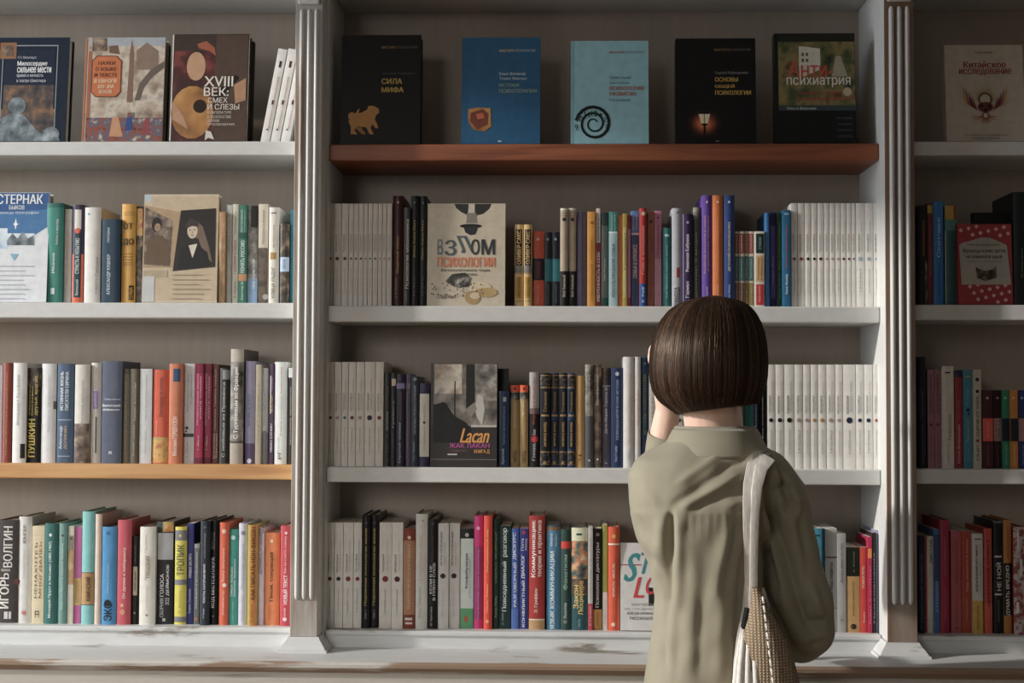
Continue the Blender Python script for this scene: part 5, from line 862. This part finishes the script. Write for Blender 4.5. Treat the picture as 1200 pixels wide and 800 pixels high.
for row, x0, x1, yt, th, lean, Y0, hx, desc, els in FACE:
    zb = zrow(row); yb = YBOT[row]; al_ = math.radians(lean)
    Ym = Y0+0.5*0.2*math.sin(al_); ym = (yt+yb)/2
    a, c = at(x0, ym, Ym).x, at(x1, ym, Ym).x; w = c-a
    h = (at((x0+x1)/2, yt, Ym+0.01).z-zb-th*math.sin(al_))/math.cos(al_)
    root = empty('displayed_book', ((a+c)/2, Y0, zb+th*math.sin(al_)+0.0002)); root.rotation_euler = (-al_, 0, 0)
    face_book(root, w, h, th, hx, els, lambda x, y: (-w/2+w*(x-x0)/(x1-x0), h*(yb-y)/(yb-yt)))
    seq = sorted([b[0] for b in R[row]]+[f[1] for f in FACE if f[0] == row])
    tag(root, f'{desc}, {ROWN[row[1]]}, {BAYN[row[0]]}', 'book', 'books displayed with the front cover outwards')
for row, x0, x1, yt, th, hx, desc, Y0 in BEHIND:
    if desc is None: continue
    zb = zrow(row); lean = math.radians(5 if row[1] == '1' else 3); Ym = Y0+0.01
    ym = (yt+YBOT[row])/2; a, c = at(x0, ym, Ym).x, at(x1, ym, Ym).x
    h = at((x0+x1)/2, yt, Ym+0.01).z-zb-0.002
    root = empty('displayed_book', ((a+c)/2, Y0, zb+th*math.sin(lean)+0.0002)); root.rotation_euler = (-lean, 0, 0)
    face_book(root, c-a, h, th, hx, [], None)
    tag(root, desc+f', {ROWN[row[1]]}, {BAYN[row[0]]}', 'book', 'books standing behind displayed books')

# ------------------------------------------------------------ the woman seen from behind
def proj(v):
    """photo pixel of world points (n, 3)"""
    p = v-np.array(CAM); f_, r_, u_ = np.array(fw), np.array(rt), np.array(up)
    z = p@f_; return 600+F*(p@r_)/z, 400-F*(p@u_)/z
YW = -0.36                                    # plane of her shoulders
S = 3.0/F
def pxm(n, Y=YW): return n*(Y-CAM.y)/F        # n photo pixels in metres at plane Y
person = empty('person', (at(832, 500, YW).x, YW, 0))
tag(person, 'person in olive shirt with brown bob, seen from behind, facing the shelves', 'person')
PO = person.location
def loc(mb): mb.v = [(x-PO.x, y-PO.y, z-PO.z) for x, y, z in mb.v]; return mb
def locme(me):
    me.transform(Matrix.Translation(-PO)); return me
def ell(c, hw, hd, n=28, sq=2.4, tilt=0.0, yaw=0.0):
    """level superellipse ring round c"""
    out = []
    for i in range(n):
        a = 2*math.pi*i/n; ca, sa = math.cos(a), math.sin(a)
        x = hw*math.copysign(abs(ca)**(2/sq), ca); y = hd*math.copysign(abs(sa)**(2/sq), sa)
        out.append((c.x+x*math.cos(yaw)-y*math.sin(yaw), c.y+x*math.sin(yaw)+y*math.cos(yaw), c.z+x*tilt))
    return out
def body_mat():
    m, nt, b = nmat('skin'); b.inputs['Base Color'].default_value = (0.62, 0.40, 0.29, 1); b.inputs['Roughness'].default_value = 0.5
    b.inputs['Subsurface Weight'].default_value = 0.15; b.inputs['Subsurface Radius'].default_value = (0.02, 0.008, 0.004)
    n = N(nt, 'ShaderNodeTexNoise', Scale=25.0); r = ramp(nt, [(0.3, (0.76, 0.52, 0.41)), (0.7, (0.82, 0.57, 0.45))])
    nt.links.new(n.outputs['Fac'], r.inputs['Fac']); nt.links.new(r.outputs['Color'], b.inputs['Base Color']); return m
M_SKIN = body_mat()
# --- body: one continuous surface
HC = at(832, 418, -0.375)                     # centre of the skull
b = MB()
b.sphere(HC+Vector((0, 0.0, 0.012)), (0.070, 0.088, 0.092), 20, 14)
b.sphere(HC+Vector((0.004, 0.040, -0.050)), (0.056, 0.056, 0.062), 18, 12)       # face and jaw
b.sphere(HC+Vector((0.004, 0.074, -0.092)), (0.026, 0.020, 0.020))               # chin
b.tube([HC+Vector((0.004, 0.094, 0.012)), HC+Vector((0.004, 0.108, -0.020))], [0.007, 0.011], 8)    # nose
b.sphere(HC+Vector((0.004, 0.093, -0.058)), (0.020, 0.010, 0.009))               # lips
for sx in (-1, 1): b.sphere(HC+Vector((sx*0.071, 0.008, -0.012)), (0.007, 0.015, 0.026))
nb = at(836, 520, -0.355)
b.tube([nb+Vector((0, 0, -0.03)), nb+Vector((0.0, 0.0, 0.035)), HC+Vector((0.0, 0.004, -0.065))], [0.058, 0.0515, 0.052], 20)
def ring(px, py, hw, hd, Y): return ell(at(px, py, Y), pxm(hw, Y), hd)
b.loft([ring(836, 522, 40, .045, -.355), ring(834, 548, 66, .055, -.355), ring(824, 600, 62, .075, -.35), ring(826, 680, 44, .062, -.35), ring(828, 760, 48, .065, -.35), ring(830, 880, 70, .10, -.36), ring(830, 960, 66, .095, -.36)])
hip = at(830, 950, -.36)
for sx in (-1, 1):
    b.tube([hip+Vector((sx*.075, 0, 0)), Vector((hip.x+sx*.085, YW+.01, .44)), Vector((hip.x+sx*.09, YW-.01, .09))], [.078, .052, .034])
    b.tube([Vector((hip.x+sx*.09, YW-.015, .045)), Vector((hip.x+sx*.095, YW+.10, .03))], [.032, .024])
# right arm hangs with the elbow bent forward
rs, re, rw, rh = at(912, 565, -.36), at(945, 735, -.345), at(915, 742, -.20), at(905, 738, -.15)
b.tube([rs+Vector((-.012, .01, -.02)), re], [.030, .030]); b.tube([re, rw], [.034, .023]); b.tube([rw, rh], [.023, .026])
for k in range(4):
    f0 = rh+Vector((-.022+.014*k, .012, .012-.004*k)); b.tube([f0, f0+Vector((0, .028, -.006)), f0+Vector((-.004, .040, -.026)), f0+Vector((-.006, .030, -.044))], [.0085, .0082, .0075, .0065], 8)
b.tube([rw+Vector((-.018, .014, .012)), rw+Vector((-.036, .036, .010)), rw+Vector((-.034, .060, .002))], [.010, .009, .0075], 8)
# left arm is raised, the hand at the cheek
ls, le, lw, lh = at(765, 562, -.345), at(762, 606, -.165), at(783, 478, -.225), at(781, 446, -.240)
b.tube([ls+Vector((.012, .01, -.01)), le], [.030, .028]); b.tube([le, (le+lw)/2, lw], [.033, .030, .0235]); b.tube([lw, lh], [.0235, .027])
for k, (tx, tz, ln) in enumerate(((-20, -22, 1.0), (-18, -34, 1.1), (-8, -42, 1.12), (2, -40, 1.0))):
    f0 = lh+Vector((-.020+.013*k, -.004+.004*k, .016)); a1 = f0+Vector((-.008+.003*k, .010, .026*ln)); a2 = a1+Vector((.004, .020, .020*ln)); a3 = a2+Vector((.010, .016, .008))
    b.tube([f0, a1, a2, a3], [.0088, .0085, .0078, .0068], 8)
b.tube([lw+Vector((.016, -.004, .012)), lw+Vector((.030, .004, .034)), lw+Vector((.032, .012, .058))], [.0105, .0092, .0078], 8)
body = link('body', locme(remeshed(b, 0.0045, 3)), person, [M_SKIN], True)
for sx in (-1, 1):
    loc(MB().sphere(HC+Vector((.004+sx*.031, .082, .004)), .012)).build('eye', mat('efece6', 0.2), person, smooth=True)
    loc(MB().sphere(HC+Vector((.004+sx*.031, .0925, .004)), (.0055, .003, .0055))).build('iris', mat('4a3020', 0.2), person, smooth=True)
    loc(MB().tube([HC+Vector((.004+sx*.018, .094, .024)), HC+Vector((.004+sx*.034, .090, .029)), HC+Vector((.004+sx*.048, .080, .024))], [.0028, .0032, .002], 8)).build('eyebrow', mat('2e1f18', 0.6), person, smooth=True)

# --- shirt: yoked back, loose sleeves, folds pushed into the surface
m, nt, bs = nmat('olive_shirt_cloth')
tc = N(nt, 'ShaderNodeTexCoord'); n1 = N(nt, 'ShaderNodeTexNoise', Scale=9.0, Detail=5.0); n2 = N(nt, 'ShaderNodeTexNoise', Scale=420.0, Detail=2.0)
for q in (n1, n2): nt.links.new(tc.outputs['Object'], q.inputs['Vector'])
r = ramp(nt, [(0.3, (0.265, 0.240, 0.172)), (0.7, (0.310, 0.283, 0.208))]); nt.links.new(n1.outputs['Fac'], r.inputs['Fac']); nt.links.new(r.outputs['Color'], bs.inputs['Base Color'])
bp = N(nt, 'ShaderNodeBump', Strength=0.18, Distance=0.001); nt.links.new(n2.outputs['Fac'], bp.inputs['Height']); nt.links.new(bp.outputs['Normal'], bs.inputs['Normal'])
bs.inputs['Roughness'].default_value = 0.85; bs.inputs['Sheen Weight'].default_value = 0.15
M_SHIRT = m
t = MB()
tors = [(838, 508, 40, .056, -.352), (836, 516, 52, .066, -.354), (834, 526, 68, .078, -.356), (830, 538, 84, .090, -.36), (824, 556, 88, .102, -.36), (821, 590, 83, .112, -.36), (822, 630, 76, .114, -.36),
        (826, 662, 65, .112, -.36), (829, 700, 61, .110, -.36), (829, 740, 64, .112, -.36), (829, 790, 72, .118, -.36), (829, 850, 80, .124, -.36), (829, 905, 86, .128, -.36), (829, 915, 84, .124, -.36)]
t.loft([ring(*q) for q in tors])
def P(px, py, Y): return at(px, py, Y)
t.tube([P(898, 556, -.36), P(913, 580, -.36), P(919, 620, -.355), P(928, 668, -.35), P(941, 712, -.345), P(947, 738, -.335)], [pxm(q) for q in (30, 33, 34, 36, 37, 32)], 24)
t.tube([P(947, 738, -.335), P(938, 752, -.28), P(925, 756, -.235)], [pxm(32), pxm(26), pxm(20)], 20)
t.tube([P(772, 552, -.36), P(766, 566, -.32), P(765, 588, -.23), P(764, 600, -.175)], [pxm(28), pxm(29), pxm(27), pxm(26)], 22)
t.tube([P(764, 600, -.175), P(769, 560, -.185), P(777, 530, -.200)], [pxm(26), pxm(23), pxm(19)], 22)
shirt_me = remeshed(t, 0.0042, 7)
nv = len(shirt_me.vertices); V = np.empty(nv*3); shirt_me.vertices.foreach_get('co', V); V = V.reshape(-1, 3)
Nn = np.empty(nv*3); shirt_me.vertex_normals.foreach_get('vector', Nn); Nn = Nn.reshape(-1, 3)
X, Yp = proj(V)
def sst(a, b_, x): q = np.clip((x-a)/(b_-a), 0, 1); return q*q*(3-2*q)
def crease(x0, y0, x1, y1, w, amp, fade=18):
    """ridge (+) or groove (-) along a line, tapering at both ends"""
    dx, dy = x1-x0, y1-y0; L = math.hypot(dx, dy); ux, uy = dx/L, dy/L
    s_ = (X-x0)*ux+(Yp-y0)*uy; n_ = -(X-x0)*uy+(Yp-y0)*ux
    return amp*np.exp(-(n_/w)**2)*sst(-fade*.3, fade, s_)*(1-sst(L-fade, L+fade*.3, s_))
back = sst(-0.15, 0.25, -Nn[:, 1])*(V[:, 1] < -0.30)
tor = back*(1-sst(868, 884, X))*(Yp > 500)
D = np.zeros(nv)
D += tor*(sst(597, 599.5, Yp)-sst(599.5, 640, Yp))*0.0032*(X > 735)                        # yoke seam
D += tor*crease(786.5, 598, 777, 775, 4.2, -.0135, 9)*(1-.65*sst(640, 770, Yp))+tor*crease(789, 604, 784, 660, 5, -.004, 14)   # inverted pleat
D += tor*crease(796, 601, 795, 720, 6, .007, 18)+tor*crease(776, 602, 768, 690, 7, .005, 20)
D += tor*crease(868, 602, 848, 700, 6, -.010, 16)+tor*crease(858, 604, 832, 720, 9, .005, 30)+tor*crease(872, 640, 862, 780, 7, -.008, 40)
D += tor*crease(815, 640, 806, 800, 9, .004, 40)+tor*crease(846, 680, 842, 800, 8, .004, 30)+tor*crease(822, 690, 818, 800, 6, -.004, 30)
D += tor*crease(790, 700, 783, 800, 6, .004, 30)+tor*crease(772, 660, 781, 720, 6, -.006, 20)+tor*crease(768, 720, 784, 790, 5, -.005, 20)
D += tor*np.sin((X-790)*2*np.pi/9.5)*.0007*sst(599, 604, Yp)*(1-sst(606, 640, Yp))*sst(786, 800, X)
for x0, y0, x1, y1, w, a in ((783, 596, 856, 546, 5, -.0055), (795, 598, 872, 553, 4, .0045), (806, 600, 880, 562, 4.5, -.006), (790, 570, 850, 528, 5, .004), (830, 592, 884, 571, 4, -.0045), (845, 597, 884, 583, 4, .004), (842, 549, 884, 536, 4, -.005), (752, 570, 775, 596, 6, .003), (745, 600, 770, 640, 6, -.004), (748, 622, 772, 655, 5, .004), (756, 640, 772, 668, 4, -.005)):
    D += tor*crease(x0, y0, x1, y1, w, a, 16)
slv = (1-sst(-0.2, 0.25, Nn[:, 1]))*sst(884, 892, X)*(Yp > 535)
for x0, y0, x1, y1, w, a in ((897, 550, 908, 640, 4, -.008), (905, 545, 920, 620, 4.5, .006), (914, 552, 930, 600, 4, -.007), (925, 556, 938, 610, 4, .005), (896, 600, 925, 720, 6, .006), (905, 600, 945, 735, 7, -.008), (893, 620, 912, 700, 5, -.007), (925, 590, 958, 720, 6, .005),
                         (936, 600, 948, 690, 6, -.006), (905, 690, 940, 765, 6, .007), (930, 700, 960, 758, 6, -.006), (950, 690, 972, 745, 5, .005), (940, 735, 975, 722, 5, -.006), (935, 752, 974, 742, 5, .005), (900, 575, 935, 560, 4, -.004), (906, 590, 944, 583, 4, .004)):
    D += 1.5*slv*crease(x0, y0, x1, y1, w, a, 16)
D += back*.0016*np.sin(X*.11+1.7*np.sin(Yp*.05))*np.sin(Yp*.045+X*.02)
V2 = V+Nn*D[:, None]
shirt_me.vertices.foreach_set('co', V2.ravel()); shirt_me.update()
sm = bmesh.new(); sm.from_mesh(shirt_me); bmesh.ops.smooth_vert(sm, verts=sm.verts, factor=0.35, use_axis_x=True, use_axis_y=True, use_axis_z=True); sm.to_mesh(shirt_me); sm.free()
shirt = link('shirt', locme(shirt_me), person, [M_SHIRT], True)
# stand collar and turned-over leaf, hugging the neck
def cring(py, hw, hd, px=838, Y=-.352, tilt=0.0): return ell(at(px, py, Y), pxm(hw, Y), hd, 36, 2.1, tilt)
c = MB()
outer = [cring(527, 56, .078), cring(520, 53.5, .0765), cring(510, 50, .071), cring(501, 47.5, .066), cring(499, 46.5, .0645)]
inner = [cring(500, 44.5, .062), cring(512, 45, .062), cring(525, 48, .064)]
rings_ = outer+inner; c.loft(rings_, False); n_ = 36; k_ = len(rings_)
c.f += [((k_-1)*n_+i, (k_-1)*n_+(i+1) % n_, (i+1) % n_, i) for i in range(n_)]; c.m += [0]*n_
loc(c).build('collar', M_SHIRT, shirt, smooth=True)
c = MB()
outer = [cring(535, 66, .095, 837), cring(531, 64.5, .094, 837), cring(517, 56.5, .082), cring(505, 50.5, .072), cring(501.5, 48, .067)]
inner = [cring(504, 47.5, .066), cring(516, 53.5, .078), cring(530, 62, .091, 837), cring(534.5, 64, .0925, 837)]
rings_ = outer+inner; k_ = len(rings_); c.loft(rings_, False)
c.f += [((k_-1)*n_+i, (k_-1)*n_+(i+1) % n_, (i+1) % n_, i) for i in range(n_)]; c.m += [0]*n_
loc(c).build('collar_leaf', M_SHIRT, shirt, smooth=True)
# cuff of the raised left sleeve and its button
ca, cb = P(777, 534, -.199), P(780, 509, -.212); cd = (cb-ca).normalized(); e1 = cd.cross(Vector((0, 1, 0))).normalized(); e2 = cd.cross(e1)
def tring(p, rr): return [p+(e1*math.cos(2*math.pi*i/28)+e2*math.sin(2*math.pi*i/28))*rr for i in range(28)]
q = [tring(ca-cd*.01, .029), tring(ca+cd*.004, .0345), tring((ca+cb)/2, .0345), tring(cb, .0335), tring(cb+cd*.001, .0315), tring(cb-cd*.012, .0305)]
c = MB().loft(q, False); loc(c).build('cuff', M_SHIRT, shirt, smooth=True)
bc = P(788, 516, -.24); loc(MB().sphere(bc, (.005, .002, .005))).build('cuff_button', mat('3a3428', 0.3), shirt, smooth=True)
# trousers and shoes, below the frame
t = MB(); wz = at(829, 890, -.36)
t.loft([ell(Vector((hip.x, YW, z)), hw_, hd_) for z, hw_, hd_ in ((wz.z, .125, .115), (hip.z, .145, .125), (hip.z-.06, .150, .125), (hip.z-.10, .12, .11))])
for sx in (-1, 1): t.tube([hip+Vector((sx*.075, 0, -.02)), Vector((hip.x+sx*.085, YW+.01, .44)), Vector((hip.x+sx*.09, YW-.01, .10))], [.092, .070, .062], 20)
link('trousers', locme(remeshed(t, 0.009, 6)), person, [mat('2b2f3a', 0.8)], True)
for sx in (-1, 1):
    fx = hip.x+sx*.092
    t = MB().loft([ell(Vector((fx, YW+.035, z)), a_, b__, 24, 2.6) for z, a_, b__ in ((0.001, .044, .125), (.018, .046, .128), (.040, .043, .120), (.062, .036, .085), (.085, .034, .055))])
    loc(t).build('shoe', mat('e4e0d8', 0.5), person, smooth=True, auto=0.9)

# --- hair: chin-length bob, a cap with thousands of strands combed down over it
m, nt, bs = nmat('brown_hair')
g_ = N(nt, 'ShaderNodeAttribute'); g_.attribute_name = 'tone'
r = ramp(nt, [(0.0, (0.012, 0.007, 0.005)), (0.5, (0.032, 0.018, 0.012)), (1.0, (0.105, 0.060, 0.038))]); nt.links.new(g_.outputs['Fac'], r.inputs['Fac']); nt.links.new(r.outputs['Color'], bs.inputs['Base Color'])
bs.inputs['Roughness'].default_value = 0.33; bs.inputs['Specular IOR Level'].default_value = 0.24; bs.inputs['Specular Tint'].default_value = (1.0, 0.80, 0.62, 1)
M_HAIR = m
OUTL = [(346, 836, 836), (352, 805, 866), (360, 791, 877), (372, 780, 885), (388, 772, 891), (405, 767.5, 894), (425, 765, 895.5), (445, 765.5, 895), (460, 768.5, 892), (472, 776, 887), (482, 790, 878), (490, 800, 868)]
OY = np.linspace(346, 492, 300); OA, OB = (np.interp(OY, [q[0] for q in OUTL], [q[k] for q in OUTL]) for k in (1, 2))
KER = np.ones(13)/13
for _ in range(2):
    OA, OB = (np.where((OY > 349), np.convolve(np.pad(q, 6, mode='edge'), KER, 'valid'), q) for q in (OA, OB))
def prof(py): return float(np.interp(py, OY, OA)), float(np.interp(py, OY, OB))
HY = -0.372
def hair_point(phi, s, lift=0.0):
    """phi: angle round the head (-90 deg = towards the camera), s: 0 crown .. 1 hem"""
    ca, sa = math.cos(phi), math.sin(phi)
    hem = 479-9*ca*1.0+5*max(0, sa)-2*(abs(ca) < .2)
    hem = 478.5-6.0*ca+4*max(0.0, sa)
    th = s
    py = 346+(hem-346)*(1-math.cos(min(1, th)*math.pi*0.5))**0.98 if th < 1 else hem
    py = 346+(hem-346)*(math.sin(th*math.pi/2)**2*0.55+0.45*th*th)
    a, b_ = prof(py); ctr = (a+b_)/2; hw = (b_-a)/2
    c = at(ctr, py, HY); r0 = pxm(hw, HY)
    rx = r0+lift; ry = r0*1.14+lift
    return Vector((c.x+rx*ca, HY+0.004+ry*sa, c.z))
hv, hf, tone = [], [], []
nph, ns = 72, 26                               # the cap
for j in range(ns+1):
    for i in range(nph):
        phi = math.radians(125)+math.radians(290)*i/(nph-1); p = hair_point(phi, j/ns, -0.004); hv.append(tuple(p)); tone.append(0.12)
hf += [(j*nph+i, j*nph+i+1, (j+1)*nph+i+1, (j+1)*nph+i) for j in range(ns) for i in range(nph-1)]
r3 = random.Random(5); clump = [r3.random() for _ in range(400)]
for k in range(5200):
    phi0 = math.radians(125)+math.radians(290)*r3.random(); s0 = 0.02+0.30*r3.random()**1.6; s1 = 1.0-0.075*r3.random()**1.5+0.012*r3.random()
    ci = int((phi0-math.radians(125))/math.radians(290)*110); ton = min(1, max(0, 0.10+0.62*clump[ci % 400]**1.5+0.42*(r3.random()-0.3)))
    lift = 0.0008+0.0042*r3.random()+0.0016*clump[(ci*7) % 400]; sw = math.radians(3.0)*(r3.random()-.5); wv = r3.random()*6.28; rad = 0.00050+0.00045*r3.random(); nseg = 9
    base = len(hv); pts = []
    for q in range(nseg+1):
        s_ = s0+(s1-s0)*q/nseg
        pts.append(hair_point(phi0+sw*s_+math.radians(0.7)*math.sin(wv+s_*5), s_, lift*(0.4+0.6*math.sin(math.pi*min(1, s_*.9+.05)))))
    side = Vector((-math.sin(phi0), math.cos(phi0), 0)); outw = Vector((math.cos(phi0), math.sin(phi0), 0.25)).normalized()
    for q, p in enumerate(pts):
        rr = rad*(1.0 if q < nseg-1 else 0.75 if q < nseg else 0.3)
        for d_ in (side*rr, outw*rr*.9, -side*rr): hv.append(tuple(p+d_)); tone.append(ton)
    hf += [(base+3*q+a, base+3*q+b_, base+3*q+3+b_, base+3*q+3+a) for q in range(nseg) for a, b_ in ((0, 1), (1, 2))]
hm = bpy.data.meshes.new('hair'); hm.from_pydata([(x-PO.x, y-PO.y, z-PO.z) for x, y, z in hv], [], hf); hm.update()
at_ = hm.attributes.new('tone', 'FLOAT', 'POINT'); at_.data.foreach_set('value', tone)
hair = link('hair', hm, person, [M_HAIR], True); hair['kind'] = 'stuff'

# ------------------------------------------------------------ tote bag on her right shoulder
bag = empty('tote_bag', tuple(at(885, 800, -.50))); BO = bag.location
tag(bag, 'cream and tan woven tote bag hanging from the woman\'s right shoulder', 'bag')
def bloc(mb): mb.v = [(x-BO.x, y-BO.y, z-BO.z) for x, y, z in mb.v]; return mb
m, nt, bs = nmat('cream_cotton_webbing')
tc = N(nt, 'ShaderNodeTexCoord'); mp = N(nt, 'ShaderNodeMapping'); mp.inputs['Scale'].default_value = (1, 1, 0.25); n1 = N(nt, 'ShaderNodeTexNoise', Scale=260.0, Detail=3.0)
nt.links.new(tc.outputs['Object'], mp.inputs['Vector']); nt.links.new(mp.outputs['Vector'], n1.inputs['Vector'])
r = ramp(nt, [(0.3, (0.62, 0.59, 0.54)), (0.7, (0.78, 0.75, 0.70))]); nt.links.new(n1.outputs['Fac'], r.inputs['Fac']); nt.links.new(r.outputs['Color'], bs.inputs['Base Color'])
bp = N(nt, 'ShaderNodeBump', Strength=0.4, Distance=0.001); nt.links.new(n1.outputs['Fac'], bp.inputs['Height']); nt.links.new(bp.outputs['Normal'], bs.inputs['Normal']); bs.inputs['Roughness'].default_value = 0.9
M_WEB = m
def woven(name, c0, c1):
    m, nt, bs = nmat(name)
    tc = N(nt, 'ShaderNodeTexCoord'); w1 = N(nt, 'ShaderNodeTexWave', Scale=55.0, Distortion=1.2); w1.bands_direction = 'X'; w2 = N(nt, 'ShaderNodeTexWave', Scale=70.0, Distortion=1.5); w2.bands_direction = 'Z'
    for q in (w1, w2): nt.links.new(tc.outputs['Object'], q.inputs['Vector'])
    mul = N(nt, 'ShaderNodeMath', operation='MULTIPLY'); nt.links.new(w1.outputs['Fac'], mul.inputs[0]); nt.links.new(w2.outputs['Fac'], mul.inputs[1])
    r = ramp(nt, [(0.05, c0), (0.5, c1)]); nt.links.new(mul.outputs[0], r.inputs['Fac']); nt.links.new(r.outputs['Color'], bs.inputs['Base Color'])
    bp = N(nt, 'ShaderNodeBump', Strength=0.8, Distance=0.003); nt.links.new(mul.outputs[0], bp.inputs['Height']); nt.links.new(bp.outputs['Normal'], bs.inputs['Normal']); bs.inputs['Roughness'].default_value = 0.95
    return m
M_WOVEN = woven('tan_open_weave', (0.20, 0.14, 0.085), (0.46, 0.37, 0.26))
def surf_y(px, py, default=-.47):
    """how far back her shirt reaches at a photo pixel"""
    d = (X2-px)**2+(Y2-py)**2; k = np.where(d < 30)[0]
    return float(V2[k, 1].min()) if len(k) else default
X2, Y2 = proj(V2)
def strap(pts, half, off, name, front):
    rings_ = []
    P3 = [at(x, y, surf_y(x, y)-off) for x, y in pts]
    for i, p in enumerate(P3):
        tdir = (P3[min(i+1, len(P3)-1)]-P3[max(i-1, 0)]).normalized(); nrm = Vector((0.12, -1, 0.0)); nrm.z = 0.9*max(0, 1-i/2.2) if i < 3 else 0
        nrm.normalize(); sd = tdir.cross(nrm).normalized(); h = half[i]
        rings_.append([p+sd*h*u+nrm*(0.0022*(1-0.3*abs(u))*s_) for u, s_ in ((-1, 1), (-.6, 1.25), (0, 1), (.6, 1.25), (1, 1), (1, -1), (0, -1), (-1, -1))])
    # over the shoulder and down the chest
    top = P3[0]; pre = []
    for dx, dy, dz in front[::-1]:
        p = top+Vector((dx, dy, dz)); pre.append(p)
    for p in pre[::-1]: pass
    allr = []
    for i, p in enumerate(pre):
        allr.append([p+Vector((half[0]*u, 0, 0))+Vector((0, .35 if i < len(pre)-1 else 0, 1)).normalized()*(0.0025*s_) for u, s_ in ((-1, 1), (-.6, 1.25), (0, 1), (.6, 1.25), (1, 1), (1, -1), (0, -1), (-1, -1))])
    mb = MB().loft(allr+rings_); bloc(mb).build(name, M_WEB, bag, smooth=True, auto=1.2)
fr = [(-.004, .035, .006), (-.006, .085, -.012), (-.004, .125, -.06), (0, .150, -.14)]
strap([(894, 534), (884, 546), (879, 568), (877.5, 600), (878, 640), (878.5, 680), (876, 712), (871, 742), (868, 775), (866, 810)], [pxm(q, -.47) for q in (10, 9, 8, 7, 6.4, 6, 6, 7, 8, 8)], .0055, 'strap', fr)
strap([(901, 536), (892, 548), (887, 570), (884.5, 602), (883.5, 640), (883, 680), (882, 712), (880, 742), (879, 775), (879, 810)], [pxm(q, -.47) for q in (8, 7, 6, 5, 4.5, 4.5, 5, 5.5, 6, 6)], .012, 'strap', fr)
# black rubber keeper where the straps meet
KY = surf_y(876, 725)-.033
k0 = [at(x, y, KY) for x, y in ((868.5, 736), (873.5, 712), (884, 714), (879.5, 738))]
mb = MB().add([tuple(p+Vector((0, -.008, 0))) for p in k0]+[tuple(p+Vector((0, .012, 0))) for p in k0], [(0, 1, 2, 3), (7, 6, 5, 4), (0, 4, 5, 1), (1, 5, 6, 2), (2, 6, 7, 3), (3, 7, 4, 0)])
bloc(mb).build('strap_keeper', mat('17181c', 0.5), bag, bevel=0.002)
# gathered pouch: pleated cream edge and open-weave tan side
def bring(py, xa, xb, Y, d, n=56, amp=.004):
    c = at((xa+xb)/2, py, Y); hw = pxm((xb-xa)/2, Y); out = []
    for i in range(n):
        a = 2*math.pi*i/n; rf = 1+amp*10*math.sin(a*11+py*.02)*.35
        out.append((c.x+hw*math.cos(a)*rf, c.y+d*math.sin(a)*rf, c.z))
    return out
mb = MB().loft([bring(688, 881, 889, -.495, .010), bring(705, 880, 898, -.497, .018), bring(725, 877, 908, -.50, .026), bring(750, 870, 921, -.505, .034), bring(775, 865, 930, -.508, .040), bring(805, 861, 937, -.51, .046), bring(860, 856, 945, -.51, .052), bring(930, 856, 948, -.51, .055), bring(975, 866, 938, -.51, .045), bring(985, 880, 920, -.51, .02)])
bloc(mb).build('pouch', M_WOVEN, bag, smooth=True)
for j in range(6):
    u = j/5
    xs = [(870+10*u, 736), (866.5+17*u, 757), (863.5+21*u, 780), (861+25*u, 808), (857+29*u, 865), (858+28*u, 935)]
    mb = MB().tube([at(x, y, yy-.006*(j % 2)) for (x, y), yy in zip(xs, (KY+.006, -.517, -.534, -.546, -.552, -.555))], [.0034, .0042, .0048, .0054, .0056, .003], 10)
    bloc(mb).build('gathered_edge', M_WEB, bag, smooth=True)
for k in range(11):                               # running stitches along the side seam
    y = 700+k*10.5; x = 894+k*1.25
    d = -.535-.0028*k; p = at(x, y, d)
    bloc(MB().tube([p, at(x+1.2, y+5.5, d-.001)], [.0021, .0021], 8)).build('stitch', M_WEB, bag, smooth=True)
